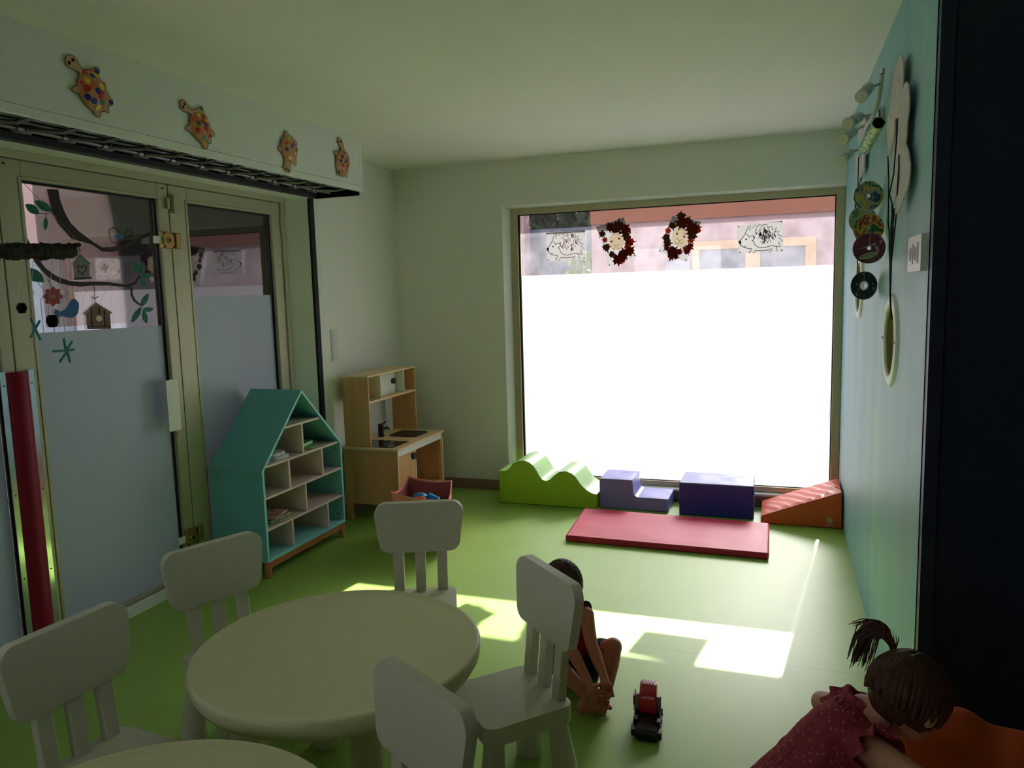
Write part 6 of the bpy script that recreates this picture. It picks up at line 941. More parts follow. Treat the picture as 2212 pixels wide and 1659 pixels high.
for i, (x, y, z, rot) in enumerate(DATA['cds']):
    t = thing('hanging_disc', cdl[i], 'disc', (x, y, z), group='discs hanging in front of the blue wall', rz=rot - 0.12)
    n = 56; bm = new(); r1, r0 = 0.059, 0.0075 if i != 3 else 0.0195
    for yy in (-0.0008, 0.0008):
        pass
    A = [bm.verts.new((r1 * math.cos(2 * PI * k / n), -0.0008, r1 * math.sin(2 * PI * k / n))) for k in range(n)]
    Bq = [bm.verts.new((r0 * math.cos(2 * PI * k / n), -0.0008, r0 * math.sin(2 * PI * k / n))) for k in range(n)]
    C = [bm.verts.new((r1 * math.cos(2 * PI * k / n), 0.0008, r1 * math.sin(2 * PI * k / n))) for k in range(n)]
    Dq = [bm.verts.new((r0 * math.cos(2 * PI * k / n), 0.0008, r0 * math.sin(2 * PI * k / n))) for k in range(n)]
    for p1_, p2_ in ((A, Bq), (C, Dq), (A, C), (Bq, Dq)): bridge(bm, p1_, p2_)
    obj('disc', bm, M[cdm[i]], t, world=False)
    bm = new(); tube(bm, [(r1 * math.cos(2 * PI * k / n), 0, r1 * math.sin(2 * PI * k / n)) for k in range(n + 1)], 0.0011, 5, cap=False); obj('rim', bm, M['lamp'], t, world=False)
    if i == 3:
        bm = new(); tube(bm, [(0.0165 * math.cos(2 * PI * k / n), 0, 0.0165 * math.sin(2 * PI * k / n)) for k in range(n + 1)], 0.0035, 6, cap=False); obj('hub_ring', bm, M['kwhite'], t, world=False)
        bm = new(); rr = random.Random(5)
        for _ in range(12):
            a = rr.uniform(0, 2 * PI); r = rr.uniform(0.027, 0.053); cyl(bm, (r * math.cos(a), -0.0014, r * math.sin(a)), (r * math.cos(a), -0.0009, r * math.sin(a)), rr.uniform(0.002, 0.0045), n=10)
        obj('printed_dots', bm, M['cd_pale'], t, world=False)
    if i == 2:
        bm = new(); e_ = [(-0.002 + 0.034 * math.cos(a), -0.029 + 0.0115 * math.sin(a) + 0.0075 * math.cos(a)) for a in [k * PI / 18 for k in range(36)]]
        prism(bm, e_, 1, -0.0015, -0.0009); obj('emblem', bm, M['cd_oval'], t, world=False, smooth=False)
        bm = new(); prism(bm, [(-0.056, -0.004), (-0.03, 0.002), (-0.005, 0.010), (0.015, 0.019), (0.026, 0.022), (0.024, 0.013), (0.005, 0.008), (-0.02, 0.001)], 1, -0.0014, -0.0009)
        prism(bm, [(0.036, 0.026), (0.044, 0.033), (0.047, 0.022), (0.038, 0.014)], 1, -0.0014, -0.0009); prism(bm, [(0.018, 0.010), (0.034, 0.006), (0.036, -0.014), (0.026, -0.020), (0.024, -0.004)], 1, -0.0014, -0.0009)
        obj('printed_shapes', bm, M['cd_pale'], t, world=False, smooth=False)
        for wd, sz, lc, mm, sh in (('Mariposa', 0.0150, (-0.002, -0.0017, -0.029), 'ink', 0.1), ('Barbie', 0.0095, (0.012, -0.0014, -0.047), 'cd_pale', 0.3)):
            tx = text('printed_word', wd, sz, (0, 0, 0), (PI / 2, PI - 0.22, 0), M[mm], None, 0.0002, sh); tx.parent = t; tx.location = lc
bm = new()
for (x, y, z, rot), (dx_, top) in zip(DATA['cds'], ((0.004, 0), (-0.004, 0), (0.0, 0), (0.004, 0), (0.0, 0))):
    f_ = 0.5 if x else 0; tp_ = ta.lerp(tb_, min(0.95, max(0.05, (y - ta.y) / (tb_.y - ta.y))))
    bm_ = new(); tube(bm_, [(tp_.x, tp_.y, tp_.z - 0.0225), (x, y - 0.003, z + 0.006)], 0.0006, 5)
    tag(obj('hanging_thread', bm_, M['thread'], None), 'fine pale thread from the painted tube down to the %s disc' % ('topmost', 'yellow', 'plum', 'lowest dark', 'pale green')[len([k for k in DATA['cds'] if k[1] != y and DATA['cds'].index(k) < DATA['cds'].index([x, y, z, rot])])], 'thread', 'threads of the disc mobile')
bm.free()
# ---------------------------------------------------------------- white card shapes with black cords
ca = thing('card_ornament', 'large speckled white card cut-out with long petals, near the socket', 'card ornament', (XR - 0.018, 3.0, 2.1))
bm = new(); prism(bm, DATA['cardA'], 0, XR - 0.022, XR - 0.018)
for v in bm.verts: v.co.x -= 0.012 * (0.5 + 0.5 * math.sin(v.co.z * 9)) * (2.3 - v.co.z) / 0.55
obj('card', bm, M['card'], ca)
for c_ in DATA['cords']:
    bm = new(); tube(bm, [(XR - 0.038 + 0.002 * (i % 2), a, b) for i, (a, b) in enumerate(c_)], 0.0022, 6); obj('black_cord', bm, M['cord'], ca)
cb2 = thing('card_ornament', 'narrow speckled white card cut-out partly hidden behind the hanging discs', 'card ornament', (XR - 0.018, 4.1, 2.0))
bm = new(); prism(bm, DATA['cardB'], 0, XR - 0.022, XR - 0.018); obj('card', bm, M['card'], cb2)
for c_ in DATA['cordsB']:
    bm = new(); tube(bm, [(XR - 0.030, a, b) for a, b in c_], 0.0025, 6); obj('black_cord', bm, M['cord'], cb2)
# ---------------------------------------------------------------- branch mobile by the doors
XM = -2.75
br = thing('hanging_branch', 'dark bark-covered branch hanging horizontally in front of the glazed door', 'branch', (XM, 2.1, 1.73))
bm = new(); pts = [(XM, a, b) for a, b in DATA['branch']]; P_ = []
for (a, b) in zip(pts[:-1], pts[1:]):
    for k in range(12): P_.append(Vector(a).lerp(Vector(b), k / 12))
P_.append(Vector(pts[-1])); rr = random.Random(4)
tube(bm, P_, [0.027 + 0.005 * rr.random() for _ in P_[:-3]] + [0.026, 0.022, 0.014], 18)
for v in bm.verts: v.co += Vector((rr.uniform(-1, 1), rr.uniform(-1, 1), rr.uniform(-1, 1))) * 0.0022
obj('wood', bm, M['bark'], br, angle=20)
for k in range(30):
    c = P_[rr.randrange(4, len(P_) - 1)]; a = rr.uniform(0, 2 * PI); nrm = Vector((math.cos(a), 0, math.sin(a))); rt = Matrix.Rotation(rr.uniform(-0.6, 0.6), 3, 'Y')
    bm = new(); p0 = c + nrm * 0.029; t1 = Vector((0, 1, 0)); t2_ = nrm.cross(t1); s1, s2 = rr.uniform(0.012, 0.028), rr.uniform(0.008, 0.018)
    vs1 = []
    for an in range(7):
        aa = 2 * PI * an / 7; vs1.append(p0 + t1 * math.cos(aa) * s1 + t2_ * math.sin(aa) * s2 + nrm * (0.006 * math.cos(aa) * rr.random()))
    A = [bm.verts.new(v_) for v_ in vs1]; C = [bm.verts.new(v_ + nrm * 0.003) for v_ in vs1]; bm.faces.new(A); bm.faces.new(C[::-1]); bridge(bm, A, C)
    obj('bark_flake', bm, M['bark'], br, smooth=False)
obj('support_cord', tube(new(), [(-2.985, *DATA['gold'][0]), (XM, DATA['gold'][1][0], DATA['gold'][1][1] + 0.01)], 0.0011, 5), M['gold_thread'], br)
obj('support_cord', tube(new(), [(XM, 1.99, 1.75), (XM - 0.05, 1.93, 2.19)], 0.0011, 5), M['gold_thread'], br)
clab = ['small dark pine cone hanging in front of the door stile', 'larger dark pine cone hanging below the painted flower']
for i, (a, b) in enumerate(DATA['cones']):
    sc = 0.019 if i == 0 else 0.024; XC = -2.80
    t = thing('pine_cone', clab[i], 'pine cone', (XC, a, b), group='pine cones on the branch mobile')
    bm = new(); ball(bm, (XC, a, b), (sc * 0.7, sc * 0.7, sc * 0.8)); obj('core', bm, M['cone'], t)
    bm = new(); k = 0
    for lz in range(6):
        zz = b + sc * (-0.85 + 1.7 * lz / 5); rr_ = sc * (0.45 + 0.42 * math.sin(PI * (lz + 0.7) / 6.5))
        for j in range(8):
            an = 2 * PI * (j + 0.5 * (lz % 2)) / 8; c = Vector((XC + math.cos(an) * rr_ * 0.5, a + math.sin(an) * rr_ * 0.5, zz)); e_ = Vector((XC + math.cos(an) * rr_, a + math.sin(an) * rr_, zz + sc * 0.25))
            tube(bm, [c, e_, e_ + Vector((0, 0, sc * 0.12))], [sc * 0.1, sc * 0.24, sc * 0.04], 5)
    obj('scales', bm, M['cone'], t)
slab = ['blue crossed stick star hanging beside the door stile', 'teal six-pointed stick star hanging in front of the frosted glass']
for i, key in enumerate(('star1', 'star2')):
    XC = -2.80; a0, b0 = DATA['stars'][i]
    t = thing('stick_star', slab[i], 'stick star', (XC, a0, b0), group='stick stars on the branch mobile')
    for j, ((ya, za), (yb, zb)) in enumerate(DATA[key]):
        bm = new(); tube(bm, [(XC + 0.003 * j, ya, za), (XC + 0.003 * j, yb, zb)], 0.0048, 8); 
        obj('stick', bm, M['blue_stick' if i == 0 else 'teal_stick'], t)
for i, st_ in enumerate(DATA['strings']):
    bm = new(); x0, x1 = XM, -2.80; (ya, za), (yb, zb) = st_[0], st_[-1]
    tube(bm, [(x0, ya, za), (x1, yb, zb)], 0.0009, 5)
    tag(obj('hanging_thread', bm, M['thread'], None), 'fine pale thread hanging from the dark branch, holding the %s' % ('small pine cone', 'larger pine cone', 'teal stick star', 'blue crossed sticks')[i], 'thread', 'threads of the branch mobile')

# ---------------------------------------------------------------- toy digger
dg = thing('toy_digger', 'red and black toy digger standing on the floor beside the boy', 'toy vehicle', (-0.405, 2.47, 0))
cx0 = -0.408; y0 = 2.395; lean = -0.10   # it points slightly left going away
def dv_(x, y, z): return (cx0 + x + (y) * lean, y0 + y, z)
def dbox(bm, a, b):
    vs_ = [bm.verts.new(dv_(x, y, z)) for x in (a[0], b[0]) for y in (a[1], b[1]) for z in (a[2], b[2])]
    for f in ((0, 1, 3, 2), (4, 6, 7, 5), (0, 4, 5, 1), (2, 3, 7, 6), (0, 2, 6, 4), (1, 5, 7, 3)): bm.faces.new([vs_[i] for i in f])
bm = new(); dbox(bm, (-0.036, 0.01, 0.012), (0.036, 0.20, 0.040)); obj('chassis', bm, M['t_black'], dg, bevel=0.003)
bm = new(); dbox(bm, (-0.038, 0.0, 0.004), (0.038, 0.02, 0.034)); dbox(bm, (-0.052, 0.004, 0.012), (0.052, 0.04, 0.036)); obj('bumper', bm, M['t_black'], dg, bevel=0.004)
for s in (-1, 1):
    for k in range(3):
        bm = new(); p_ = Vector(dv_(s * 0.036, 0.052 + k * 0.052, 0.02)); cyl(bm, p_, p_ + Vector((s * 0.012, 0, 0)), 0.020, n=24); w = obj('wheel', bm, M['t_black'], dg, bevel=0.002)
        bm = new(); cyl(bm, p_ + Vector((s * 0.012, 0, 0)), p_ + Vector((s * 0.014, 0, 0)), 0.009, n=16); obj('hub', bm, M['t_grey'], w)
    bm = new(); dbox(bm, (s * 0.030, 0.045, 0.040), (s * 0.046, 0.075, 0.052)); dbox(bm, (s * 0.030, 0.085, 0.040), (s * 0.044, 0.105, 0.058)); obj('side_step', bm, M['t_black'], dg, bevel=0.002)
    bm = new(); p_ = Vector(dv_(s * 0.037, 0.115, 0.05)); tube(bm, [p_, p_ + Vector((0, 0.006, 0.055))], 0.0085, 14); obj('piston', bm, M['t_grey'], dg)
# curved red bucket / hood with teeth slots
bm = new(); prof = [(0.105, 0.042), (0.104, 0.08), (0.112, 0.108), (0.130, 0.126), (0.155, 0.132), (0.182, 0.126), (0.195, 0.105), (0.195, 0.045)]
A = [bm.verts.new(dv_(-0.030 if z > 0.06 else -0.033, y, z)) for y, z in prof]; C = [bm.verts.new(dv_(0.030 if z > 0.06 else 0.033, y, z)) for y, z in prof]
bm.faces.new(A); bm.faces.new(C[::-1]); bridge(bm, A, C); hood = obj('hood', bm, M['t_red'], dg, bevel=0.006, bseg=3)
for k in range(5):
    bm = new(); dbox(bm, (-0.023 + k * 0.0105, 0.138, 0.118), (-0.019 + k * 0.0105, 0.172, 0.1330)); obj('slot', bm, M['t_black'], hood)
bm = new(); dbox(bm, (-0.054, 0.13, 0.052), (-0.0335, 0.16, 0.088)); cab = obj('cab', bm, M['t_red'], dg, bevel=0.003)
bm = new(); dbox(bm, (-0.053, 0.129, 0.034), (-0.036, 0.161, 0.0518)); obj('cab_base', bm, M['t_pale'], cab, bevel=0.002)
bm = new(); p_ = Vector(dv_(-0.046, 0.142, 0.088)); tube(bm, [p_, p_ + Vector((0, 0, 0.014)), p_ + Vector((0, 0, 0.018))], [0.002, 0.002, 0.004], 8); obj('lever', bm, M['t_black'], cab)

# ---------------------------------------------------------------- orange bean bag
bb = thing('bean_bag', 'large orange cloth bean bag against the dark navy wall end', 'bean bag', (0.56, 1.62, 0))
blob('cover', [('b', (0.66, 1.74, 0.17), (0.42, 0.42, 0.17)), ('b', (0.66, 1.74, 0.27), (0.34, 0.34, 0.17)), ('b', (0.385, 1.88, 0.37), (0.135, 0.15, 0.16)), ('b', (0.52, 1.84, 0.345), (0.18, 0.19, 0.155))], M['beanbag'], bb, 0.014, 12, 0.03, 0.2)
obj('seam', tube(new(), [(0.36, 1.46, 0.27), (0.46, 1.40, 0.31), (0.60, 1.38, 0.33), (0.75, 1.40, 0.33)], 0.004, 6), M['beanbag'], bb)

# ================================================================ PEOPLE
# boy, cross-legged on the floor, hands clasped over his feet, facing the digger
kd = thing('person', 'small boy in a red sleeveless top and dark shorts sitting cross-legged behind a white chair', 'person', (-0.70, 2.66, 0))
HEAD = Vector((-0.772, 2.690, 0.402))
face = Vector((0.66, -0.66, -0.42)).normalized()     # where he looks: down at his feet
side = face.cross(Vector((0, 0, 1))).normalized(); upv = side.cross(face).normalized()
R3 = Matrix((side, face, upv)).transposed()
def hp(x, y, z, s=1.0): return HEAD + side * x * s + face * y * s + upv * z * s
parts = [('b', HEAD, (0.064, 0.076, 0.080), R3), ('b', hp(0, 0.022, -0.040), (0.048, 0.052, 0.040), R3),            # skull, jaw
         ('b', hp(0, 0.079, -0.014), (0.0085, 0.012, 0.012), R3), ('b', hp(0, 0.070, -0.046), (0.020, 0.008, 0.006), R3),
         ('b', hp(0.067, 0.0, -0.012), (0.008, 0.014, 0.020), R3), ('b', hp(-0.067, 0.0, -0.012), (0.008, 0.014, 0.020), R3),
         ('b', hp(0.033, 0.052, -0.032), (0.024, 0.02, 0.02), R3), ('b', hp(-0.033, 0.052, -0.032), (0.024, 0.02, 0.02), R3)]
NK = Vector((-0.757, 2.735, 0.325))
PEL = Vector((-0.755, 2.765, 0.085)); CH = Vector((-0.750, 2.735, 0.245))
parts += [('c', [(hp(0, -0.01, -0.06), 0.030), (NK, 0.034), (CH, 0.066), (CH.lerp(PEL, 0.5), 0.066), (PEL, 0.082)])]
# left side of his body (screen right)
SL, EL_, WL_ = Vector((-0.678, 2.668, 0.302)), Vector((-0.641, 2.598, 0.222)), Vector((-0.583, 2.528, 0.148))
parts += [('c', [(NK + Vector((0, 0, -0.02)), 0.032), (SL, 0.031), (SL.lerp(EL_, 0.5), 0.0255), (EL_, 0.0235), (EL_.lerp(WL_, 0.4), 0.0225), (WL_, 0.0155)])]
SR, ER_, WR_ = Vector((-0.806, 2.660, 0.298)), Vector((-0.715, 2.560, 0.222)), Vector((-0.634, 2.500, 0.135))
parts += [('c', [(NK + Vector((0, 0, -0.02)), 0.032), (SR, 0.031), (SR.lerp(ER_, 0.5), 0.0255), (ER_, 0.0235), (ER_.lerp(WR_, 0.4), 0.0225), (WR_, 0.0155)])]
# legs: left knee up on the right of the picture, right shin crossing in front
HL, KL, AL = Vector((-0.705, 2.735, 0.075)), Vector((-0.575, 2.665, 0.192)), Vector((-0.585, 2.560, 0.052))
HR, KR, AR = Vector((-0.800, 2.730, 0.075)), Vector((-0.790, 2.560, 0.165)), Vector((-0.632, 2.500, 0.075))
parts += [('c', [(HL, 0.052), (HL.lerp(KL, 0.5), 0.046), (KL, 0.034), (KL.lerp(AL, 0.35), 0.033), (AL, 0.022)]),
          ('c', [(HR, 0.052), (HR.lerp(KR, 0.5), 0.046), (KR, 0.035), (KR.lerp(AR, 0.35), 0.033), (AR, 0.023)])]
# feet with toes
def foot(ank, heel, ball_, toe_dir, spread, upd):
    td = Vector(toe_dir).normalized(); sp = Vector(spread).normalized()
    ps = [('c', [(ank, 0.022), (heel, 0.021)]), ('c', [(ank, 0.020), (heel.lerp(ball_, 0.5) + Vector(upd) * 0.006, 0.021), (ball_, 0.020)]), ('c', [(heel, 0.018), (ball_ - sp * 0.008, 0.015)]), ('c', [(heel, 0.016), (ball_ + sp * 0.01, 0.015)])]
    for k, (l, r) in enumerate(((0.024, 0.0085), (0.023, 0.0058), (0.021, 0.0055), (0.018, 0.0052), (0.014, 0.0050))):
        b0 = ball_ + sp * (-0.019 + k * 0.0112 + (0.003 if k else 0)); ps.append(('c', [(b0, r + 0.001), (b0 + td * l, r)]))
    return ps
parts += foot(AR, Vector((-0.655, 2.492, 0.030)), Vector((-0.584, 2.488, 0.050)), (1, -0.05, 0.02), (0.0, -0.12, -0.6), (0, 0, 1))
parts += foot(AL, Vector((-0.625, 2.570, 0.026)), Vector((-0.588, 2.538, 0.024)), (0.6, -0.7, -0.05), (-0.6, -0.75, 0.0), (0, 0, 1))
def hand(wr, palm, fdir, sdir, curl, thumb):
    f = Vector(fdir).normalized(); s = Vector(sdir); s = (s - f * s.dot(f)).normalized(); c = Vector(curl); c = (c - f * c.dot(f) - s * c.dot(s)).normalized(); palm = Vector(palm); ps = []
    ps.append(('c', [(wr, 0.0155), (palm, 0.0165)])); ps.append(('c', [(palm - s * 0.010, 0.0125), (palm + f * 0.012 - s * 0.012, 0.0115)])); ps.append(('c', [(palm + s * 0.010, 0.0125), (palm + f * 0.012 + s * 0.012, 0.011)]))
    for k, l in enumerate((0.92, 1.0, 0.95, 0.78)):
        b = palm + f * 0.020 + s * (-0.0185 + k * 0.0123)
        m1 = b + (f * 0.85 + c * 0.30 + s * (k - 1.5) * 0.06) * 0.018 * l; m2 = m1 + (f * 0.30 + c) * 0.015 * l; m3 = m2 + (c * 0.6 - f * 0.55) * 0.009 * l
        ps.append(('c', [(b, 0.0060), (m1, 0.0054), (m2, 0.0050), (m3, 0.0045)]))
    t0 = palm - s * 0.014 - f * 0.004; th = Vector(thumb).normalized()
    ps.append(('c', [(t0, 0.0085), (t0 + th * 0.018, 0.0070), (t0 + th * 0.018 + (th + f * 0.6).normalized() * 0.015, 0.0058)]))
    return ps
parts += hand(WL_, (-0.566, 2.500, 0.124), (0.20, -0.45, -0.85), (0.80, 0.30, 0.1), (-0.35, -0.55, 0.1), (-0.8, -0.5, 0.1))
parts += hand(WR_, (-0.612, 2.470, 0.110), (0.75, -0.25, -0.35), (-0.30, -0.55, -0.6), (0.2, -0.2, -0.8), (0.4, -0.3, 0.7))
blob('body', parts, M['skin'], kd, 0.0024, 2)
bm = new()
for s in (-1, 1): ball(bm, hp(s * 0.024, 0.0705, 0.002), (0.0085, 0.006, 0.0055), 12, R3)
obj('eyes', bm, M['ink'], kd)
bm = new(); tube(bm, [hp(-0.018, 0.0765, -0.046), hp(0, 0.0795, -0.049), hp(0.018, 0.0765, -0.046)], 0.0022, 6); obj('mouth', bm, M['top_red'], kd)
# hair cap made of combed locks
def hair(name, m, parent, hp_, R, crown, rings, lock, seed, rad=(0.066, 0.079, 0.083), lim=0.1, size=0.010):
    rr = random.Random(seed); bm = new()
    ball(bm, hp_(0, -0.008, 0.006), (rad[0] * 1.015, rad[1] * 1.0, rad[2] * 1.0), 26, R)
    dele = [v for v in bm.verts if lim(v.co)]
    bmesh.ops.delete(bm, geom=dele, context='VERTS')
    for k in range(rings):
        az = rr.uniform(0, 2 * PI); el = rr.uniform(0.0, 1.0)
        pts_ = []
        for j in range(6):
            th_ = (0.10 + el * 1.0 + j * lock) ; a2 = az + 0.06 * j
            x = math.sin(th_) * math.cos(a2) * rad[0] * 1.05; y = math.sin(th_) * math.sin(a2) * rad[1] * 1.05 - 0.008; z = math.cos(th_) * rad[2] * 1.04 + 0.006
            c = hp_(x, y, z)
            if lim(c): break
            pts_.append(c)
        if len(pts_) >= 3: tube(bm, pts_, [size * (0.45 + 0.4 * math.sin(PI * (i + 0.6) / len(pts_))) for i in range(len(pts_))], 6)
    return obj(name, bm, m, parent, angle=60)
def boy_lim(p_):
    d = p_ - HEAD; return d.dot(face) * 0.9 - d.dot(upv) * 0.55 > 0.040 - 0.0 and d.dot(upv) < 0.052 or d.dot(upv) < -0.035
hair('hair', M['hair'], kd, hp, R3, None, 190, 0.16, 8, lim=boy_lim, size=0.0085)
tp_parts = [('c', [(NK + Vector((0.0, 0.004, -0.030)), 0.046), (CH, 0.074), (CH.lerp(PEL, 0.5), 0.074), (PEL + Vector((0, 0, 0.02)), 0.084)]),
            ('c', [(NK + Vector((0, 0, -0.024)), 0.038), (SL.lerp(NK, 0.30), 0.036)]), ('c', [(NK + Vector((0, 0, -0.024)), 0.038), (SR.lerp(NK, 0.30), 0.036)]), ('b', Vector((-0.700, 2.690, 0.165)), (0.045, 0.03, 0.05))]
blob('sleeveless_top', tp_parts, M['top_red'], kd, 0.006, 4, 0.006, 0.03)
bm = new(); cc_ = SL.lerp(NK, 0.22); dd_ = (SL - NK).normalized(); _, u_, v_ = frame_of(dd_)
tube(bm, [cc_ + u_ * 0.036 * math.cos(a) + v_ * 0.042 * math.sin(a) for a in [k * PI / 12 for k in range(25)]], 0.006, 8, cap=False); obj('armhole_trim', bm, M['top_dark'], kd)
sh_parts = [('b', PEL - Vector((0, 0, 0.010)), (0.095, 0.088, 0.072)), ('c', [(HL, 0.060), (HL.lerp(KL, 0.62), 0.055)]), ('c', [(HR, 0.060), (HR.lerp(KR, 0.62), 0.055)]), ('b', Vector((-0.70, 2.655, 0.06)), (0.07, 0.07, 0.055))]
blob('shorts', sh_parts, M['shorts'], kd, 0.006, 4, 0.008, 0.03)

# toddler girl bending over the bean bag
gl = thing('person', 'toddler with a top ponytail and pink spotted ruffled dress bending over the bean bag', 'person', (0.02, 1.56, 0))
GH = Vector((0.272, 1.712, 0.640))
gface = Vector((0.70, 0.42, -0.58)).normalized(); gside = gface.cross(Vector((0, 0, 1))).normalized(); gup = gside.cross(gface).normalized()
GR = Matrix((gside, gface, gup)).transposed()
def gp(x, y, z): return GH + gside * x + gface * y + gup * z
NKg = Vector((0.185, 1.728, 0.585)); CHg = Vector((0.135, 1.685, 0.545)); HPg = Vector((-0.015, 1.555, 0.375))
gparts = [('b', GH, (0.067, 0.078, 0.078), GR), ('b', gp(0, 0.024, -0.040), (0.048, 0.052, 0.040), GR), ('b', gp(0, 0.080, -0.016), (0.009, 0.011, 0.011), GR), ('b', gp(0, 0.070, -0.046), (0.020, 0.008, 0.006), GR),
          ('b', gp(0.070, 0.0, -0.012), (0.008, 0.014, 0.020), GR), ('b', gp(-0.070, 0.0, -0.012), (0.008, 0.014, 0.020), GR),
          ('c', [(gp(0, -0.02, -0.05), 0.034), (NKg, 0.036), (CHg, 0.062), (CHg.lerp(HPg, 0.5), 0.068), (HPg, 0.074)])]
SLg, ELg, WLg = Vector((0.165, 1.800, 0.545)), Vector((0.110, 1.900, 0.500)), Vector((0.225, 1.930, 0.475))
SRg, ERg, WRg = Vector((0.205, 1.600, 0.560)), Vector((0.275, 1.520, 0.565)), Vector((0.375, 1.560, 0.545))
gparts += [('c', [(CHg, 0.045), (SLg, 0.034), (SLg.lerp(ELg, 0.5), 0.028), (ELg, 0.026), (WLg, 0.017)]), ('c', [(CHg, 0.045), (SRg, 0.034), (SRg.lerp(ERg, 0.5), 0.029), (ERg, 0.027), (WRg, 0.018)])]
gparts += hand(WLg, (0.252, 1.930, 0.478), (0.9, 0.1, 0.1), (0, -1, 0), (0.2, 0, -0.9), (0.5, -0.7, 0.1))
gparts += hand(WRg, (0.402, 1.575, 0.540), (0.85, 0.35, -0.1), (-0.3, 0.9, 0), (0.2, 0, -0.9), (0.5, 0.7, 0.2))
for s in (-1, 1):
    hp_ = HPg + Vector((-0.035 * s * -0.6, 0.05 * s, -0.03)); kn = Vector((hp_.x + 0.03, hp_.y - 0.005, 0.205)); an = Vector((hp_.x - 0.01, hp_.y - 0.01, 0.045))
    gparts += [('c', [(hp_, 0.052), (hp_.lerp(kn, 0.5), 0.046), (kn, 0.035), (kn.lerp(an, 0.4), 0.033), (an, 0.023)])]
    gparts += foot(an, an + Vector((-0.012, 0, -0.022)), an + Vector((0.060, 0.012, -0.024)), (1, 0.15, 0), (0.1, -1, 0) if s < 0 else (0.1, 1, 0), (0, 0, 1))
blob('body', gparts, M['skin_b'], gl, 0.0034, 3)
bm = new()
for s in (-1, 1): ball(bm, gp(s * 0.024, 0.0725, 0.002), (0.0085, 0.006, 0.0055), 12, GR)
obj('eyes', bm, M['ink'], gl)
bm = new(); tube(bm, [gp(-0.016, 0.0765, -0.047), gp(0, 0.0795, -0.050), gp(0.016, 0.0765, -0.047)], 0.0022, 6); obj('mouth', bm, M['top_red'], gl)
def girl_lim(p_):
    d = p_ - GH; return (d.dot(gface) > 0.040 and d.dot(gup) < 0.048) or d.dot(gup) < -0.078 or (d.dot(gup) < -0.05 and d.dot(gface) > -0.02)
hr = hair('hair', M['hair_b'], gl, gp, GR, None, 260, 0.19, 21, rad=(0.072, 0.083, 0.083), lim=girl_lim, size=0.0085)
# ponytail standing up and falling to the left
PB = Vector((0.246, 1.760, 0.712))
obj('hair_tie', tube(new(), [PB + Vector((0.004, 0, -0.012)), PB], [0.014, 0.0125], 14), M['ink'], gl)
bm = new(); rr = random.Random(2)
sd = Vector((-0.94, 0.33, 0.0)); u2 = Vector((0.0, 0.1, 1.0))
def spline(P, m=5):
    out = []; P = [P[0] * 2 - P[1]] + P + [P[-1] * 2 - P[-2]]
    for i in range(1, len(P) - 2):
        for q in range(m):
            t = q / m; out.append(0.5 * ((2 * P[i]) + (P[i + 1] - P[i - 1]) * t + (2 * P[i - 1] - 5 * P[i] + 4 * P[i + 1] - P[i + 2]) * t * t + (3 * P[i] - P[i - 1] - 3 * P[i + 1] + P[i + 2]) * t ** 3))
    return out + [P[-2]]
for k in range(150):
    s = rr.uniform(0.6, 1.1); q_ = rr.uniform(-1, 1); o_ = Vector((rr.uniform(-1, 1), rr.uniform(-1, 1), rr.uniform(-1, 1))) * 0.006
    hgt = rr.uniform(0.032, 0.054)
    pts_ = [PB + o_ * 0.6, PB + sd * 0.006 + u2 * 0.022 + o_ * 0.8, PB + sd * (0.028 * s) + u2 * (hgt) + o_ * 1.2, PB + sd * (0.056 * s) + u2 * (hgt - 0.004 + 0.008 * q_) + o_ * 1.5, PB + sd * (0.076 * s + 0.006 * q_) + u2 * (hgt - 0.026 + 0.018 * q_) + o_ * 1.7]
    if q_ < 0.1: pts_.append(PB + sd * (0.084 * s) + u2 * (hgt - 0.066 + 0.02 * q_) + o_ * 1.7)
    sp_ = spline(pts_); L_ = len(sp_)
    tube(bm, sp_, [0.0026 * (1 - i / L_) ** 0.7 + 0.0004 for i in range(L_)], 4)
for k in range(4): tube(bm, [PB, PB + Vector((-0.004 + 0.004 * k, 0, 0.03)), PB + Vector((-0.010 + 0.006 * k, 0, 0.058 - 0.006 * k))], [0.002, 0.0012, 0.0005], 4)
obj('ponytail', bm, M['hair_b'], gl, angle=60)
bm = new()   # loose wisps
for k in range(26):
    a = rr.uniform(-1.2, 1.6); b_ = gp(0.07 * math.cos(a), -0.02 + rr.uniform(-0.03, 0.03), 0.07 * math.sin(a)); c_ = b_ + (b_ - GH).normalized() * rr.uniform(0.008, 0.022) + Vector((rr.uniform(-.01, .01), 0, rr.uniform(-0.012, 0.01)))
    tube(bm, [b_, b_.lerp(c_, 0.5) + Vector((0, 0, 0.004)), c_], [0.0009, 0.0007, 0.0004], 4)
obj('loose_strands', bm, M['hair_b'], gl)
dparts = [('c', [(NKg + Vector((-0.030, -0.012, -0.016)), 0.052), (CHg, 0.074), (CHg.lerp(HPg, 0.5), 0.088), (HPg, 0.108), (HPg + Vector((-0.03, -0.03, -0.09)), 0.125)]), ('c', [(SLg.lerp(CHg, 0.45), 0.044), (CHg, 0.06)]), ('c', [(SRg.lerp(CHg, 0.45), 0.044), (CHg, 0.06)])]
blob('dress', dparts, M['dress'], gl, 0.006, 5, 0.010, 0.035)
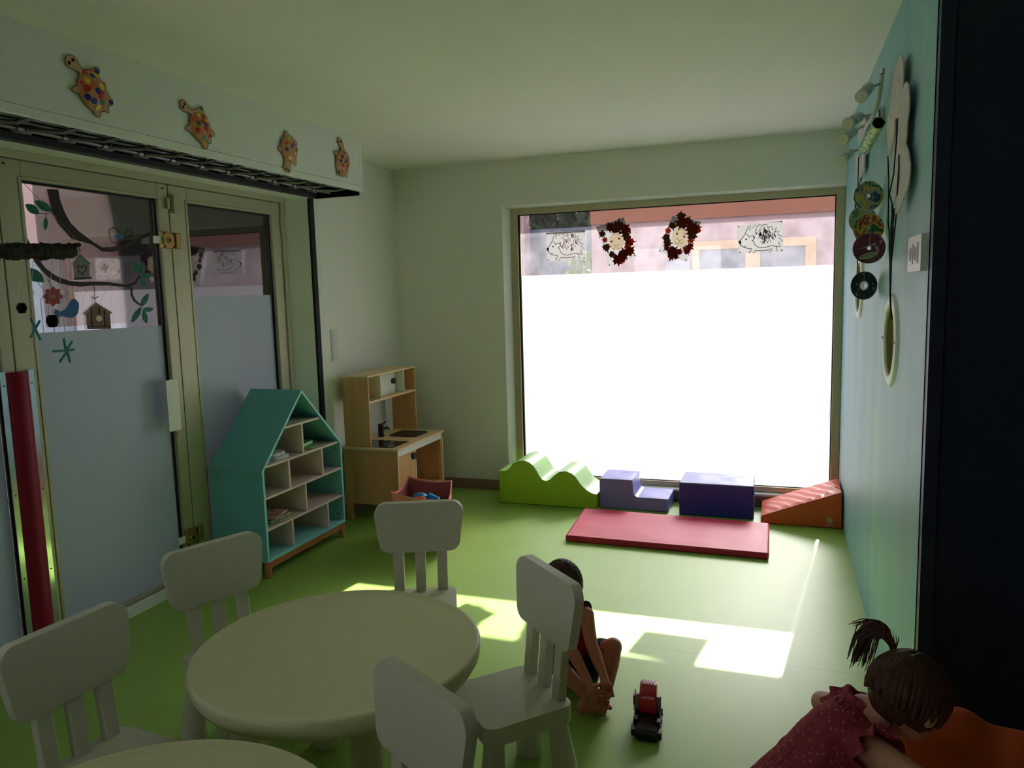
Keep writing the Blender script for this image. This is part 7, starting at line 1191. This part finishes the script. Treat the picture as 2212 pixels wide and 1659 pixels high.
def ruffle(name, c, ax, r0, r1, waves, amp, a0=0, a1=2 * PI, rise=0.03, n=96):
    d, u_, v_ = frame_of(ax); bm = new(); rows = []
    for j in range(4):
        row = []
        for k in range(n + 1):
            a = a0 + (a1 - a0) * k / n; t_ = j / 3; r = r0 + (r1 - r0) * t_ + amp * t_ * math.sin(a * waves) ; h_ = rise * t_ + amp * t_ * math.cos(a * waves + 1)
            row.append(bm.verts.new(Vector(c) + u_ * math.cos(a) * r + v_ * math.sin(a) * r + d * h_))
        rows.append(row)
    for j in range(3):
        for k in range(n): bm.faces.new((rows[j][k], rows[j][k + 1], rows[j + 1][k + 1], rows[j + 1][k]))
    o = obj(name, bm, M['dress'], gl, angle=80); s = o.modifiers.new('thick', 'SOLIDIFY'); s.thickness = 0.0022
ruffle('shoulder_ruffle', SLg.lerp(CHg, 0.30), SLg - CHg, 0.036, 0.060, 9, 0.007, rise=0.030)
ruffle('shoulder_ruffle', SRg.lerp(CHg, 0.30), SRg - CHg, 0.036, 0.062, 9, 0.007, rise=0.034)
ruffle('neck_ruffle', NKg + Vector((-0.018, -0.006, -0.006)), NKg - CHg, 0.044, 0.052, 12, 0.003, rise=0.016)
bm = new()   # gathered folds running down the back of the dress
for k in range(7):
    a = -0.9 + k * 0.3; off = Vector((0.33, -0.45, 0)).normalized() * math.sin(a) * 0.06 + Vector((-0.2, -0.1, 1)).normalized() * math.cos(a) * 0.074
    tube(bm, [CHg + off * 0.98 + Vector((0.02, 0.01, 0.01)), CHg.lerp(HPg, 0.5) + off * 1.16, HPg + off * 1.42], [0.003, 0.006, 0.008], 8)
obj('folds', bm, M['dress'], gl)

# ================================================================ OUTSIDE THE WINDOW
struct('ground_street', B((-14, D + 0.42, -0.25), (12, 26, -0.15)), M['asphalt'], 'street outside the window', 'street', smooth=False)
bd = thing('pink_building', 'pink rendered building with a terracotta band across the street', 'building', (2, 11.5, -0.15))
obj('wall', B((-2.737, 11.5, -0.15), (7, 13.0, 4.3)), M['pink_wall'], bd, smooth=False)
obj('band', B((-2.745, 11.46, 2.532), (7, 11.4995, 4.35)), M['red_band'], bd, smooth=False)
for (x0, x1) in ((-1.20, -0.36), (-0.12, 0.52)): pass
fr = obj('window_frame', box(box(box(new(), (-1.22, 11.44, 2.08), (0.46, 11.499, 2.20)), (-1.22, 11.44, 0.9), (-1.12, 11.499, 2.08)), (0.32, 11.44, 0.9), (0.46, 11.499, 2.08)), M['frame_wood'], bd, bevel=0.004)
obj('mullion', B((-0.48, 11.44, 0.9), (-0.28, 11.499, 2.08)), M['frame_wood'], fr)
obj('pane', B((-1.12, 11.47, 0.9), (-0.48, 11.499, 2.08)), M['win_dark'], fr); obj('pane', B((-0.28, 11.47, 0.9), (0.32, 11.499, 2.08)), M['win_dark'], fr)
obj('sill', B((-1.3, 11.38, 0.82), (0.55, 11.4995, 0.9)), M['frame_wood'], bd)
obj('door_recess', B((-1.62, 11.47, -0.15), (-1.26, 11.4995, 1.95)), M['win_dark'], bd)
gw = tag(obj('garden_wall', B((-9, 13.2, -0.15), (-2.5, 13.5, 2.655)), M['grey_wall'], None, smooth=False), 'blue-grey rendered wall left of the pink building', 'wall')
rr = random.Random(9)
def foliage(name, label, cat, c, size, n, m, trunk, ls=0.10):
    t = thing(name, label, cat, (c[0], c[1], -0.15)); bm = new()
    for _ in range(n):
        while True:
            p_ = Vector((rr.uniform(-1, 1), rr.uniform(-1, 1), rr.uniform(-1, 1)))
            if p_.length < 1: break
        p_ = Vector(c) + Vector((p_.x * size[0], p_.y * size[1], p_.z * size[2])); R_ = Matrix.Rotation(rr.uniform(0, 6), 3, 'Z') @ Matrix.Rotation(rr.uniform(0, 3), 3, 'X')
        w = ls * rr.uniform(0.6, 1.3); vs_ = [bm.verts.new(p_ + R_ @ Vector(q)) for q in ((-w / 2, 0, 0), (0, -w, 0.01), (w / 2, 0, 0), (0, w, 0.01))]; bm.faces.new(vs_)
    obj('foliage', bm, M[m], t, smooth=False)
    bm = new(); tube(bm, [(c[0], c[1], -0.15), (c[0] + 0.05, c[1], c[2] * 0.6), (c[0], c[1], c[2])], [trunk, trunk * 0.8, trunk * 0.4], 10); obj('trunk', bm, M['bark'], t)
foliage('tree', 'dark green tree rising above the blue-grey wall outside', 'tree', (-4.6, 15.2, 3.5), (2.4, 1.0, 1.5), 4200, 'leaf_dark', 0.12, 0.16)
foliage('shrub', 'bright green shrub in front of the grey wall outside', 'shrub', (-3.06, 12.2, 1.78), (0.28, 0.3, 0.42), 420, 'leaf', 0.02, 0.07)
sl2 = tag(obj('sunlit_pier', B((-6.4, 12.6, -0.15), (-4.19, 12.9, 3.4)), M['pink_wall'], None, smooth=False), 'narrow pink pier at the left edge of the window view', 'pier')
# ---------------------------------------------------------------- outside the glazed doors
struct('ground_arcade', B((-14, -8, -0.20), (XL - 0.301, D + 0.41, -0.02)), M['asphalt'], 'pavement outside the glazed doors', 'pavement', smooth=False)
struct('ceiling_arcade', B((-4.6, 1.7, 2.9), (-3.17, 9, 3.1)), M['brownwall'], 'unseen arcade soffit outside the doors, cut to shape the sky light', 'soffit', smooth=False)  # out of view, cut back to control sky light on the doors
pp = thing('pink_pier', 'sunlit pink pier seen through the left edge of the painted door', 'pier', (-7, 5.3, -0.02))
obj('base', B((-7.4, 4.2, -0.02), (-7.0, 5.655, 1.98)), M['grey_wall'], pp, smooth=False)
obj('shaft', B((-7.4, 4.2, 1.98), (-7.0, 5.655, 3.6)), M['pink_wall'], pp, smooth=False)
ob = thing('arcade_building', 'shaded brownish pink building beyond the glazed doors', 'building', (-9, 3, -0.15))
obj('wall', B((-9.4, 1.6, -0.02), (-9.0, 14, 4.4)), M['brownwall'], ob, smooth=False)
obj('lower_panel', B((-9.0, 1.6, -0.02), (-8.96, 14, 1.25)), M['grey_wall'], ob, smooth=False)
fe = thing('wire_fence', 'dark welded wire fence outside the glazed doors', 'fence', (-4.9, 3.6, 0))
FX = -4.9
for k in range(5): 
    bm = new(); z = 1.70 - k * 0.38 
    tube(bm, [(FX, 1.6, z), (FX, 6.18, z)], 0.004, 5); obj('rail_wire', bm, M['wire'], fe)
y = 1.64; cnt = 0; zz = [1.74, 1.68, 1.61, 1.56, 1.50, 1.32, 1.2, 0.0]; xo = [0, 0, 0.03, 0.03, 0, 0, 0.03, 0]
while y < 6.18:
    bm = new(); tube(bm, [(FX + 0.0, y + 0.0, 1.76), (FX, y, 1.68), (FX + 0.03, y + 0.02, 1.62), (FX, y, 1.56), (FX, y, 1.2), (FX + 0.03, y + 0.02, 1.16), (FX, y, 1.1), (FX, y, -0.02)], 0.0032, 5); obj('bent_wire', bm, M['wire'], fe); y += 0.085 ; cnt += 1
obj('post', B((FX - 0.02, 6.17, -0.02), (FX + 0.02, 6.21, 1.74)), M['wire'], fe)
